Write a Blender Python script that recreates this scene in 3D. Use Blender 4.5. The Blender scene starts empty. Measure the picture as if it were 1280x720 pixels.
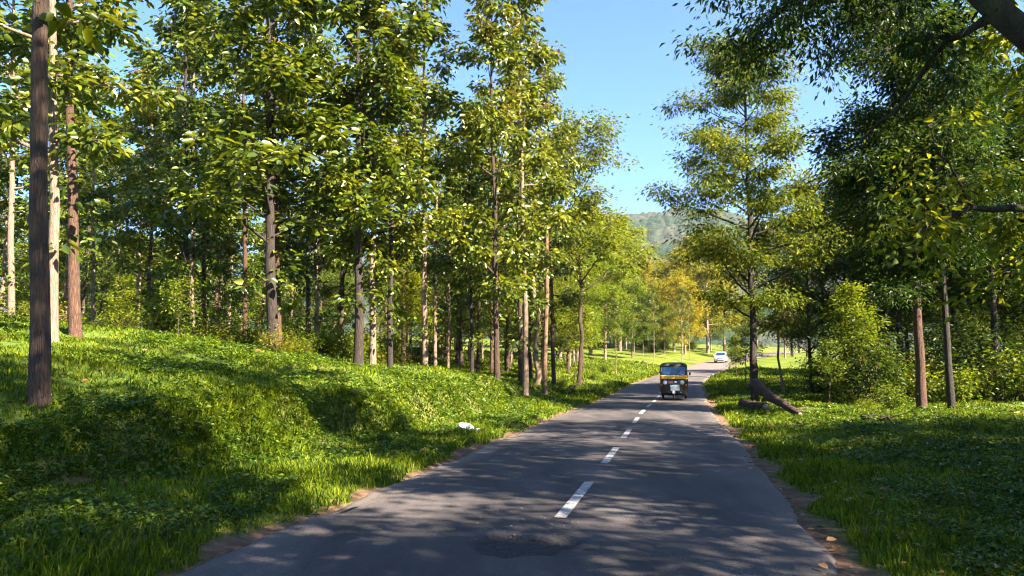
import bpy, math, random
import numpy as np
from math import radians as R, sin, cos, pi, tan, atan2, sqrt
from mathutils import Vector, Matrix

# ------------------------------------------------------------------ camera, light, exposure
S = bpy.context.scene
COL = S.collection
CAM_H, PITCH, FPX = 1.6, R(6.0), 950.0
cam = bpy.data.objects.new('camera', bpy.data.cameras.new('camera'))
COL.objects.link(cam)
cam.location = (0, 0, CAM_H)
cam.rotation_euler = (R(90) + PITCH, 0, 0)
cam.data.sensor_width = 36.0
cam.data.lens = FPX / 1280 * 36
cam.data.clip_start, cam.data.clip_end = 0.1, 9000
S.camera = cam

SUN_AZ = Vector((0.80, -0.60))          # where the sun stands, seen from above
SUN_EL = R(39)
SUN_AZ.normalize()
W = bpy.data.worlds.new('World'); S.world = W; W.use_nodes = True
wn, wl = W.node_tree.nodes, W.node_tree.links
sky = wn.new('ShaderNodeTexSky'); sky.sky_type = 'NISHITA'; sky.sun_disc = False
sky.sun_elevation = SUN_EL; sky.sun_rotation = atan2(SUN_AZ.x, SUN_AZ.y)
sky.altitude = 600; sky.air_density = 1.0; sky.dust_density = 1.4; sky.ozone_density = 1.6
wn['Background'].inputs['Strength'].default_value = 0.05
tintn = wn.new('ShaderNodeMix'); tintn.data_type = 'RGBA'; tintn.blend_type = 'MULTIPLY'; tintn.inputs[0].default_value = 1
tintn.inputs[7].default_value = (.54, .78, 1.05, 1)
wl.new(sky.outputs[0], tintn.inputs[6]); wl.new(tintn.outputs[2], wn['Background'].inputs['Color'])
sl = bpy.data.lights.new('sun', 'SUN'); sl.energy = 5.0; sl.angle = R(0.5); sl.color = (1.0, 0.875, 0.71)
so = bpy.data.objects.new('sun', sl); COL.objects.link(so)
sd = Vector((SUN_AZ.x * cos(SUN_EL), SUN_AZ.y * cos(SUN_EL), sin(SUN_EL)))
so.rotation_euler = sd.to_track_quat('Z', 'Y').to_euler()
so.location = (30, -15, 40)
S.view_settings.view_transform = 'Standard'; S.view_settings.look = 'None'
S.view_settings.exposure = 2.95; S.view_settings.gamma = 1.0
S.view_settings.use_curve_mapping = False
S.render.engine = 'CYCLES'
cy = S.cycles
cy.max_bounces = 4; cy.diffuse_bounces = 1; cy.glossy_bounces = 2
cy.transmission_bounces = 3; cy.transparent_max_bounces = 6; cy.volume_bounces = 0
cy.use_adaptive_sampling = True; cy.adaptive_threshold = 0.015; cy.filter_width = 1.15
cy.sample_clamp_indirect = 6.0
cy.use_denoising = True
cy.caustics_reflective = False; cy.caustics_refractive = False

# ------------------------------------------------------------------ helpers
def tag(o, label=None, cat=None, group=None, kind=None):
    if label: o['label'] = label
    if cat: o['category'] = cat
    if group: o['group'] = group
    if kind: o['kind'] = kind
    return o

def empty(name, loc=(0, 0, 0), rz=0.0, scale=1.0):
    o = bpy.data.objects.new(name, None); COL.objects.link(o)
    o.location = loc; o.rotation_euler = (0, 0, rz); o.scale = (scale,) * 3
    o.empty_display_size = 0.3
    return o

def link(name, me, parent=None):
    o = bpy.data.objects.new(name, me); COL.objects.link(o)
    if parent is not None: o.parent = parent
    return o

def raw_mesh(name, V, faces, mat, smooth=False):
    """faces: list of integer arrays (n,3) / (n,4)"""
    V = np.asarray(V, dtype=np.float32)
    faces = [np.asarray(f, dtype=np.int32) for f in faces if len(f)]
    me = bpy.data.meshes.new(name)
    me.vertices.add(len(V)); me.vertices.foreach_set('co', V.ravel())
    nl = sum(f.size for f in faces); npoly = sum(len(f) for f in faces)
    me.loops.add(nl); me.polygons.add(npoly)
    me.loops.foreach_set('vertex_index', np.concatenate([f.ravel() for f in faces]))
    tot = np.concatenate([np.full(len(f), f.shape[1], np.int32) for f in faces])
    start = np.concatenate([[0], np.cumsum(tot)[:-1]]).astype(np.int32)
    me.polygons.foreach_set('loop_start', start)
    me.polygons.foreach_set('loop_total', tot)
    if smooth: me.polygons.foreach_set('use_smooth', np.ones(npoly, bool))
    me.update(calc_edges=True)
    me.materials.append(mat)
    return me

def _hash(ix, iy, iz, seed):
    h = (ix.astype(np.int64) * 374761393 + iy.astype(np.int64) * 668265263 + iz.astype(np.int64) * 2147483647 + seed * 974711) & 0xffffffff
    h = ((h ^ (h >> 13)) * 1274126177) & 0xffffffff
    return ((h ^ (h >> 16)) & 0xffffff) / float(0xffffff)

def vnoise(x, y, seed=0, z=None):
    x = np.asarray(x, float); y = np.asarray(y, float)
    x, y = np.broadcast_arrays(x, y)
    ix, iy = np.floor(x).astype(int), np.floor(y).astype(int)
    fx, fy = x - ix, y - iy
    fx = fx * fx * (3 - 2 * fx); fy = fy * fy * (3 - 2 * fy)
    zz = np.zeros_like(ix)
    a = _hash(ix, iy, zz, seed); b = _hash(ix + 1, iy, zz, seed)
    c = _hash(ix, iy + 1, zz, seed); d = _hash(ix + 1, iy + 1, zz, seed)
    return (a * (1 - fx) + b * fx) * (1 - fy) + (c * (1 - fx) + d * fx) * fy - 0.5

def fbm(x, y, seed=0, oct=4):
    s = 0; a = 1.0; f = 1.0
    for k in range(oct):
        s = s + a * vnoise(np.asarray(x) * f + 17.3 * k, np.asarray(y) * f - 9.1 * k, seed + k)
        a *= 0.5; f *= 2.03
    return s

# ------------------------------------------------------------------ terrain
YC = np.array([-60, -20, 6, 13.5, 28, 34, 47, 60, 77, 93, 108, 125, 150, 200, 300, 3000.])
XC = np.array([-14.6, -5.8, -0.08, 1.6, 4.65, 6.1, 9.1, 12.1, 17.2, 23.6, 29.4, 37, 49, 76, 130, 1500.])
YZ = np.array([-60, 40, 47, 60, 77, 93, 108, 125, 150, 200, 300, 3000.])
ZZ = np.array([0, 0, .15, .36, .8, 1.6, 2.35, 3.2, 4.3, 6, 8, 10.])
def smooth_interp(y, A, B):
    y = np.asarray(y, float)
    return (np.interp(y - 2.5, A, B) + np.interp(y + 2.5, A, B) + np.interp(y, A, B)) / 3
def road_x(y): return smooth_interp(y, YC, XC)
def road_z(y): return smooth_interp(y, YZ, ZZ)
HALF = 2.62
def side(x, y):
    """signed distance from the road's centre line"""
    sl = (road_x(np.asarray(y) + 1) - road_x(np.asarray(y) - 1)) / 2
    return (np.asarray(x, float) - road_x(y)) / np.sqrt(1 + sl * sl)
LO = np.array([-1, 0, .4, 1.2, 2.5, 3.05, 4.2, 5.5, 7.5, 10, 13, 16, 22, 40, 90, 300])
LZ = np.array([-.12, -.03, .06, .12, .22, 1.12, 1.42, 1.5, 1.80, 2.25, 2.65, 3.0, 3.6, 4.6, 6, 9])
FZ = np.array([-.12, -.03, .04, .10, .28, .40, .55, .75, .95, 1.1, 1.3, 1.5, 1.8, 2.4, 4, 9])
def H(x, y):
    x = np.asarray(x, float); y = np.asarray(y, float)
    s = side(x, y)
    o = np.abs(s) - HALF
    # left bank; the step in it wanders, fades near the camera and far away
    wob = 0.9 * vnoise(y * 0.45, 0 * y + 3.1, 5) + 0.5 * vnoise(y * 1.3, 0 * y + 1.1, 6) + .25 * vnoise(x * 1.5, y * 1.5, 8)
    mid = np.clip((o - 1.0) / 1.2, 0, 1) * np.clip((8 - o) / 3, 0, 1)
    zl = np.interp(o + wob * mid, LO, LZ)
    zf = np.interp(o, LO, FZ)
    k = np.clip((y - 24) / 22, 0, 1); k = k * k * (3 - 2 * k)
    zl = zl * (1 - k) + zf * k
    kn = np.clip((10.5 - y) / 5, 0, 1)
    soft = np.interp(o, [-1, 0, 1, 3, 5.5, 9, 16, 40, 300], [-.12, -.03, .1, .55, 1.25, 1.9, 2.9, 4.4, 9])
    zl = zl * (1 - kn * .6) + soft * kn * .6
    # right side, almost level
    zr = np.interp(o, [-1, 0, .25, 1.0, 3, 12, 30, 80, 300], [-.12, -.05, -.07, -.02, .05, .05, -.2, 1.0, 6])
    z = np.where(s < 0, zl, zr)
    off = np.clip(o / 1.5, 0, 1)
    z = z + off * (0.30 * fbm(x * .35, y * .35, 11, 3) + 0.10 * fbm(x * 1.6, y * 1.6, 21, 3))
    z = z + off * 0.09 * np.maximum(0, fbm(x * 3.7, y * 3.7, 31, 2))
    return z + road_z(y)

def ray(px, py):
    u, v = (px - 640) / FPX, (360 - py) / FPX
    d = Vector((u, cos(PITCH) - v * sin(PITCH), sin(PITCH) + v * cos(PITCH)))
    return d
def hit(px, py, tmin=3.0, tmax=260):
    """where the sight line through a photo pixel meets the terrain"""
    d = ray(px, py)
    t = np.arange(tmin, tmax, 0.05)
    X, Y, Z = d.x * t, d.y * t, CAM_H + d.z * t
    below = np.nonzero(Z <= H(X, Y))[0]
    i = below[0] if len(below) else len(t) - 1
    return X[i], Y[i], float(H(X[i], Y[i]))
def at(px, dist):
    x = (px - 640) / FPX * dist
    return x, dist, float(H(x, dist))

# ------------------------------------------------------------------ materials
def mat(name):
    m = bpy.data.materials.new(name); m.use_nodes = True
    nt = m.node_tree; nt.nodes.clear()
    out = nt.nodes.new('ShaderNodeOutputMaterial')
    return m, nt, out
def N(nt, t, **kw):
    n = nt.nodes.new(t)
    for k, v in kw.items():
        if k in n.inputs: n.inputs[k].default_value = v
        else: setattr(n, k, v)
    return n
def ramp(nt, stops, fac=None, interp='LINEAR'):
    r = nt.nodes.new('ShaderNodeValToRGB'); cr = r.color_ramp; cr.interpolation = interp
    while len(cr.elements) < len(stops): cr.elements.new(0.5)
    for e, (p, c) in zip(cr.elements, stops):
        e.position = p; e.color = (*c, 1) if len(c) == 3 else c
    if fac is not None: nt.links.new(fac, r.inputs[0])
    return r
def mixc(nt, fac, a, b, mode='MIX'):
    m = nt.nodes.new('ShaderNodeMix'); m.data_type = 'RGBA'; m.blend_type = mode
    for sock, v in ((m.inputs[0], fac), (m.inputs[6], a), (m.inputs[7], b)):
        if hasattr(v, 'is_output'): nt.links.new(v, sock)
        else: sock.default_value = v if isinstance(v, (int, float)) else (*v, 1)
    return m.outputs[2]
def objcoord(nt): return nt.nodes.new('ShaderNodeTexCoord').outputs['Object']
def noise(nt, vec, scale, detail=4, rough=.6):
    n = N(nt, 'ShaderNodeTexNoise', Scale=scale, Detail=detail, Roughness=rough)
    if vec is not None: nt.links.new(vec, n.inputs['Vector'])
    return n.outputs['Fac']
def mapping(nt, vec, scale):
    m = nt.nodes.new('ShaderNodeMapping'); m.inputs['Scale'].default_value = scale
    nt.links.new(vec, m.inputs['Vector']); return m.outputs[0]

def leaf_mat(name, stops, tint=(1.0, .8, .45), trans=.31, rough=.42, clump=.5, gain=1.7, spec=.16):
    """stops: leaf colours from dark to light, one picked per leaf"""
    m, nt, out = mat(name)
    geo = nt.nodes.new('ShaderNodeNewGeometry'); oi = nt.nodes.new('ShaderNodeObjectInfo')
    nz = noise(nt, objcoord(nt), clump, 2)
    a = N(nt, 'ShaderNodeMath', operation='MULTIPLY_ADD'); a.inputs[1].default_value = .55
    nt.links.new(geo.outputs['Random Per Island'], a.inputs[0])
    b = N(nt, 'ShaderNodeMath', operation='MULTIPLY_ADD'); b.inputs[1].default_value = .9; b.inputs[2].default_value = -.28
    nt.links.new(nz, b.inputs[0]); nt.links.new(b.outputs[0], a.inputs[2])
    c = ramp(nt, stops, a.outputs[0])
    tone = ramp(nt, [(0, (.82, .92, .9)), (.5, (1, 1, 1)), (1, tuple(.55 + .75 * t for t in tint))], oi.outputs['Random'])
    colr = mixc(nt, 1.0, c.outputs[0], tone.outputs[0], 'MULTIPLY')
    p = N(nt, 'ShaderNodeBsdfPrincipled', Roughness=rough)
    p.inputs['Specular IOR Level'].default_value = spec
    nt.links.new(colr, p.inputs['Base Color'])
    tr = nt.nodes.new('ShaderNodeBsdfTranslucent')
    tcol = mixc(nt, 1.0, colr, (gain * 1.15, gain, gain * .35), 'MULTIPLY')
    nt.links.new(tcol, tr.inputs['Color'])
    mx = nt.nodes.new('ShaderNodeMixShader'); mx.inputs[0].default_value = trans
    nt.links.new(p.outputs[0], mx.inputs[1]); nt.links.new(tr.outputs[0], mx.inputs[2])
    nt.links.new(mx.outputs[0], out.inputs[0])
    return m

M = {}
M['teak_leaf'] = leaf_mat('teak_leaf', [(0, (.014, .030, .004)), (.35, (.042, .070, .006)), (.7, (.125, .150, .010)), (.93, (.21, .20, .02)), (1, (.27, .19, .03))], spec=.5, rough=.36)
M['fine_leaf'] = leaf_mat('fine_leaf', [(0, (.024, .046, .006)), (.4, (.055, .088, .009)), (.8, (.13, .155, .013)), (1, (.22, .20, .02))], trans=.36)
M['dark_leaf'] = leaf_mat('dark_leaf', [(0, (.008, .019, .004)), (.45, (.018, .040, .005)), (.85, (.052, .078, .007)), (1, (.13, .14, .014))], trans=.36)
M['lime_leaf'] = leaf_mat('lime_leaf', [(0, (.04, .070, .005)), (.4, (.095, .135, .008)), (.8, (.17, .195, .010)), (1, (.26, .23, .02))], trans=.45)
M['gold_leaf'] = leaf_mat('gold_leaf', [(0, (.07, .085, .006)), (.4, (.15, .145, .010)), (.8, (.24, .19, .014)), (1, (.34, .21, .03))], trans=.4)
M['shrub_leaf'] = leaf_mat('shrub_leaf', [(0, (.04, .07, .008)), (.4, (.09, .13, .010)), (.8, (.17, .19, .015)), (.97, (.2, .17, .03)), (1, (.3, .17, .06))], trans=.4)
M['blossom'] = leaf_mat('blossom', [(0, (.20, .12, .03)), (.5, (.32, .21, .05)), (1, (.45, .33, .10))], trans=.3, gain=1.1)
M['grass'] = leaf_mat('grass', [(0, (.013, .030, .002)), (.35, (.042, .078, .003)), (.75, (.152, .190, .005)), (.95, (.235, .225, .010)), (1, (.30, .22, .06))], trans=.32, clump=.8, spec=.12, rough=.6, gain=1.75)
M['weed'] = leaf_mat('weed', [(0, (.010, .028, .003)), (.4, (.034, .070, .004)), (.8, (.125, .17, .010)), (1, (.2, .21, .02))], trans=.3, clump=1.2, spec=.3)
M['dry_leaf'] = leaf_mat('dry_leaf', [(0, (.10, .045, .018)), (.4, (.22, .10, .04)), (.75, (.33, .18, .07)), (1, (.45, .30, .14))], trans=.15, clump=2, gain=.8)

def bark_mat(name, c0, c1, c2, moss=0.0):
    m, nt, out = mat(name)
    oc = objcoord(nt)
    v = mapping(nt, oc, (11, 11, 1.2))
    na = noise(nt, v, 2.2, 8, .72); n2 = noise(nt, oc, 1.7, 4)
    vo = N(nt, 'ShaderNodeTexVoronoi', Scale=3.2); vo.feature = 'DISTANCE_TO_EDGE'
    wn_ = N(nt, 'ShaderNodeTexNoise', Scale=3.0, Detail=4.0); nt.links.new(v, wn_.inputs['Vector'])
    wm = nt.nodes.new('ShaderNodeMix'); wm.data_type = 'VECTOR'; wm.inputs[0].default_value = .3
    nt.links.new(v, wm.inputs[4]); nt.links.new(wn_.outputs['Color'], wm.inputs[5]); nt.links.new(wm.outputs[1], vo.inputs['Vector'])
    ck = ramp(nt, [(0, (.5, .5, .5)), (.10, (1, 1, 1))], vo.outputs['Distance'])
    n1m = N(nt, 'ShaderNodeMath', operation='MULTIPLY'); nt.links.new(na, n1m.inputs[0]); nt.links.new(ck.outputs[0], n1m.inputs[1]); n1 = n1m.outputs[0]
    c = ramp(nt, [(.12, tuple(x * .6 for x in c0)), (.34, c0), (.5, c1), (.66, c2)], n1)
    colr = mixc(nt, n2, c.outputs[0], tuple(x * .6 for x in c1), 'MIX')
    if moss:
        n3 = noise(nt, oc, 1.6, 4); r3 = ramp(nt, [(.52, (0, 0, 0)), (.66, (moss,) * 3)], n3)
        colr = mixc(nt, r3.outputs[0], colr, (.10, .13, .07))
    p = N(nt, 'ShaderNodeBsdfPrincipled', Roughness=.9); nt.links.new(colr, p.inputs['Base Color'])
    bp = N(nt, 'ShaderNodeBump', Strength=1.0, Distance=.04); nt.links.new(n1, bp.inputs['Height'])
    nt.links.new(bp.outputs[0], p.inputs['Normal']); nt.links.new(p.outputs[0], out.inputs[0])
    return m
M['bark_brown'] = bark_mat('bark_brown', (.026, .014, .009), (.066, .034, .020), (.14, .078, .047))
M['bark_pale'] = bark_mat('bark_pale', (.14, .088, .055), (.28, .185, .125), (.42, .30, .215))
M['bark_red'] = bark_mat('bark_red', (.035, .016, .009), (.10, .046, .025), (.20, .10, .055))
M['bark_dark'] = bark_mat('bark_dark', (.012, .008, .006), (.034, .021, .014), (.07, .044, .030), .25)

def plain(name, colr, rough=.6, metal=0., var=.25, scale=8, spec=.5, coat=0.):
    m, nt, out = mat(name)
    n = noise(nt, objcoord(nt), scale, 5)
    c = ramp(nt, [(.3, tuple(x * (1 - var) for x in colr)), (.7, tuple(min(1, x * (1 + var * .6)) for x in colr))], n)
    p = N(nt, 'ShaderNodeBsdfPrincipled', Roughness=rough, Metallic=metal)
    p.inputs['Specular IOR Level'].default_value = spec; p.inputs['Coat Weight'].default_value = coat
    nt.links.new(c.outputs[0], p.inputs['Base Color']); nt.links.new(p.outputs[0], out.inputs[0])
    return m

# ground: bare soil where no grass grows, turf elsewhere (its own colours)
def ground_mat():
    m, nt, out = mat('ground')
    oc = objcoord(nt)
    n1 = noise(nt, oc, .6, 5); n2 = noise(nt, oc, 7, 6, .7)
    g = ramp(nt, [(.25, (.030, .052, .010)), (.5, (.065, .10, .014)), (.75, (.125, .16, .02))], n2)
    g2 = mixc(nt, 1.0, g.outputs[0], ramp(nt, [(.3, (.75, .85, .8)), (.7, (1.25, 1.1, .9))], n1).outputs[0], 'MULTIPLY')
    far = N(nt, 'ShaderNodeAttribute', attribute_name='meadow')
    n4 = noise(nt, oc, .35, 6, .7)
    mead = ramp(nt, [(.32, (.035, .062, .006)), (.5, (.085, .112, .008)), (.68, (.14, .148, .012))], n4)
    g3 = mixc(nt, far.outputs['Fac'], g2, mead.outputs[0])
    at_ = N(nt, 'ShaderNodeAttribute', attribute_name='soil')
    s = ramp(nt, [(.25, (.045, .025, .015)), (.5, (.12, .070, .042)), (.8, (.24, .15, .095))], n2)
    c = mixc(nt, at_.outputs['Fac'], g3, s.outputs[0])
    p = N(nt, 'ShaderNodeBsdfPrincipled', Roughness=.95); p.inputs['Specular IOR Level'].default_value = .15
    nt.links.new(c, p.inputs['Base Color'])
    bp = N(nt, 'ShaderNodeBump', Strength=.8, Distance=.05); nt.links.new(n2, bp.inputs['Height'])
    nt.links.new(bp.outputs[0], p.inputs['Normal']); nt.links.new(p.outputs[0], out.inputs[0])
    return m
def asphalt_mat():
    m, nt, out = mat('asphalt')
    oc = objcoord(nt)
    big = noise(nt, mapping(nt, oc, (1, .25, 1)), 1.1, 5); fine = noise(nt, oc, 160, 3, .8)
    vor = N(nt, 'ShaderNodeTexVoronoi', Scale=75.0); nt.links.new(oc, vor.inputs['Vector'])
    c = ramp(nt, [(.34, (.024, .022, .023)), (.5, (.048, .042, .042)), (.68, (.088, .076, .072))], big)
    c2 = mixc(nt, 1.0, c.outputs[0], ramp(nt, [(.3, (.55, .55, .57)), (.7, (1.5, 1.45, 1.4))], fine).outputs[0], 'MULTIPLY')
    c3 = mixc(nt, .5, c2, ramp(nt, [(0, (.3, .3, .3)), (1, (1.5, 1.5, 1.5))], vor.outputs['Color']).outputs[0], 'MULTIPLY')
    du = N(nt, 'ShaderNodeAttribute', attribute_name='dust_far_tone'); br = N(nt, 'ShaderNodeAttribute', attribute_name='broken')
    c4 = mixc(nt, du.outputs['Fac'], c3, (.15, .12, .10))
    c5 = mixc(nt, br.outputs['Fac'], c4, ramp(nt, [(.40, (.004, .004, .004)), (.72, (.045, .036, .032))], noise(nt, oc, 28, 3)).outputs[0])
    # hairline cracks
    cr = N(nt, 'ShaderNodeTexVoronoi', Scale=.9); cr.feature = 'DISTANCE_TO_EDGE'
    wv = N(nt, 'ShaderNodeMix'); wv.data_type = 'VECTOR'; wv.inputs[0].default_value = .25
    nzc = N(nt, 'ShaderNodeTexNoise', Scale=2.5, Detail=4.0); nt.links.new(oc, nzc.inputs['Vector'])
    nt.links.new(oc, wv.inputs[4]); nt.links.new(nzc.outputs['Color'], wv.inputs[5]); nt.links.new(wv.outputs[1], cr.inputs['Vector'])
    crk = ramp(nt, [(0, (.5, .5, .5)), (.008, (0, 0, 0))], cr.outputs['Distance'])
    c6 = mixc(nt, crk.outputs[0], c5, (.02, .018, .018))
    p = N(nt, 'ShaderNodeBsdfPrincipled', Roughness=.78); p.inputs['Specular IOR Level'].default_value = .35
    nt.links.new(c6, p.inputs['Base Color'])
    bp = N(nt, 'ShaderNodeBump', Strength=.5, Distance=.012); nt.links.new(vor.outputs['Distance'], bp.inputs['Height'])
    nt.links.new(bp.outputs[0], p.inputs['Normal']); nt.links.new(p.outputs[0], out.inputs[0])
    return m
def paint_mat():
    m, nt, out = mat('road_paint')
    oc = objcoord(nt); n = noise(nt, oc, 26, 6, .75)
    c = ramp(nt, [(.38, (.05, .046, .046)), (.50, (.30, .29, .285)), (.75, (.52, .51, .50))], n)
    p = N(nt, 'ShaderNodeBsdfPrincipled', Roughness=.7); nt.links.new(c.outputs[0], p.inputs['Base Color'])
    nt.links.new(p.outputs[0], out.inputs[0]); return m
def hill_mat():
    m, nt, out = mat('hill_forest')
    oc = objcoord(nt)
    n1 = noise(nt, oc, .012, 4); n2 = noise(nt, oc, .16, 4, .7)
    a = ramp(nt, [(.3, (.006, .018, .010)), (.6, (.018, .036, .016)), (.8, (.036, .052, .022))], n2)
    b = ramp(nt, [(.3, (.022, .028, .018)), (.6, (.048, .048, .032)), (.8, (.075, .068, .05))], n2)
    f = ramp(nt, [(.46, (0, 0, 0)), (.56, (.85, .85, .85))], n1)
    c = mixc(nt, f.outputs[0], a.outputs[0], b.outputs[0])
    p = N(nt, 'ShaderNodeBsdfPrincipled', Roughness=1.0); p.inputs['Specular IOR Level'].default_value = .1
    nt.links.new(c, p.inputs['Base Color']); nt.links.new(p.outputs[0], out.inputs[0]); return m
M['ground'] = ground_mat(); M['asphalt'] = asphalt_mat(); M['paint'] = paint_mat(); M['hill'] = hill_mat()
M['litter'] = plain('white_plastic', (.42, .45, .50), .35, var=.12, scale=14)
M['stone'] = plain('stone', (.13, .105, .085), .9, var=.5, scale=9)
M['pole_wood'] = bark_mat('pole_wood', (.13, .065, .035), (.24, .13, .075), (.34, .20, .13))
M['cut_wood'] = bark_mat('cut_wood', (.30, .20, .13), (.45, .32, .22), (.6, .45, .33))

# ------------------------------------------------------------------ ground, road, hill
def build_ground():
    xs = np.concatenate([-np.geomspace(20, 3200, 70)[::-1], np.arange(-19.8, 14, .14), np.geomspace(14.1, 3200, 90)])
    ys = np.concatenate([-np.geomspace(4, 900, 30)[::-1], np.arange(-3.8, 32, .15), np.geomspace(32.2, 3600, 190)])
    X, Y = np.meshgrid(xs, ys)
    Z = H(X, Y)
    s = side(X, Y); o = np.abs(s) - HALF
    Z = np.where(o < -.25, road_z(Y) - .12, Z)
    V = np.stack([X, Y, Z], -1).reshape(-1, 3)
    ny, nx = X.shape
    i = np.arange(nx * ny).reshape(ny, nx)
    F = np.stack([i[:-1, :-1], i[:-1, 1:], i[1:, 1:], i[1:, :-1]], -1).reshape(-1, 4)
    me = raw_mesh('ground', V, [F], M['ground'], True)
    wobble = .35 * fbm(X * 1.1, Y * 1.1, 3, 3)
    wid = np.where(s < 0, .30, .36)
    soil = np.clip((wid + wobble - o) / .25, 0, 1)
    patch = np.clip((fbm(X * .9, Y * .9, 77, 4) - .42) * 5, 0, 1) * .8
    bare = np.clip((H(X, Y + .1) - H(X, Y - .1)) , -9, 9)
    gx = np.abs(H(X + .12, Y) - H(X - .12, Y)) / .24
    steep = np.clip((gx - 1.0) * .8, 0, .3)
    a = me.attributes.new('soil', 'FLOAT', 'POINT')
    a.data.foreach_set('value', np.maximum(np.maximum(soil, patch), steep).ravel().astype(np.float32))
    b = me.attributes.new('meadow', 'FLOAT', 'POINT')
    b.data.foreach_set('value', np.clip((Y - 30) / 25, 0, .9).ravel().astype(np.float32))
    tag(link('ground', me), kind='structure')
build_ground()

def build_road():
    ys = np.concatenate([np.arange(-25, 2, .8), np.arange(2, 14, .06), np.arange(14, 40, .2), np.arange(40, 320, 1.2)])
    us = np.concatenate([[-1], np.linspace(-.97, .97, 75), [1]])
    X = []; Y = []
    sl = (road_x(ys + 1) - road_x(ys - 1)) / 2
    nn = np.sqrt(1 + sl * sl)
    ragL = .10 * fbm(ys * 1.7, 0 * ys + 4, 41, 4) + .12 * vnoise(ys * .5, 0 * ys, 42)
    ragR = .09 * fbm(ys * 1.9, 0 * ys + 9, 43, 4)
    for u in us:
        w = HALF * u + (ragL * (u < -.9)) + (ragR * (u > .9))
        X.append(road_x(ys) + w / nn); Y.append(ys - w * sl / nn)
    X = np.array(X).T; Y = np.array(Y).T
    Z = road_z(ys)[:, None] + .035 * (1 - us[None, :] ** 2) + 0 * X + .006 * fbm(X * .8, Y * .8, 55, 3)
    # a broken-out hollow in the surface, seen right of the bottom centre
    c = (0.12, 7.0)
    dd = np.sqrt(((X - c[0]) / .50) ** 2 + ((Y - c[1]) / .42) ** 2) + .85 * fbm(X * 4, Y * 4, 61, 4)
    br = np.clip((1.05 - dd) / .18, 0, 1)
    Z = Z - .035 * br + .012 * br * fbm(X * 22, Y * 22, 62, 2)
    Z[:, 0] -= .08; Z[:, -1] -= .08
    V = np.stack([X, Y, Z], -1).reshape(-1, 3); ny, nx = X.shape
    i = np.arange(nx * ny).reshape(ny, nx)
    F = np.stack([i[:-1, :-1], i[:-1, 1:], i[1:, 1:], i[1:, :-1]], -1).reshape(-1, 4)
    me = raw_mesh('road', V, [F], M['asphalt'], True)
    e = np.abs(us)[None, :] + 0 * X
    dust_far_tone = np.clip((e - .80) / .2 + .45 * fbm(X * 1.2, Y * .5, 65, 4), 0, 1) * .6
    dust_far_tone = np.maximum(dust_far_tone, np.clip((Y - 60) / 30, 0, 1) * .75)  # far stretch of road also blended to the paler tone
    for nme, arr in (('dust_far_tone', dust_far_tone), ('broken', br)):
        a = me.attributes.new(nme, 'FLOAT', 'POINT'); a.data.foreach_set('value', arr.ravel().astype(np.float32))
    tag(link('road', me), kind='structure')
    # centre line dashes, laid on the camber
    V = []; F = []
    y = 8.15
    while y < 72:
        yy = np.linspace(y, y + 2.5, 9)
        xx = road_x(yy); s2 = (road_x(yy + 1) - road_x(yy - 1)) / 2; n2 = np.sqrt(1 + s2 * s2)
        base = len(V)
        wd = .065
        for k in range(9):
            for sgn in (-1, 1):
                V.append((xx[k] + .10 + sgn * wd / n2[k], yy[k] - sgn * wd * s2[k] / n2[k], float(road_z(yy[k])) + .035 + .010))
        for k in range(8):
            F.append((base + 2 * k, base + 2 * k + 1, base + 2 * k + 3, base + 2 * k + 2))
        y += 4.52
    tag(link('road_marking', raw_mesh('road_marking', V, [F], M['paint'])), kind='structure')
build_road()

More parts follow.
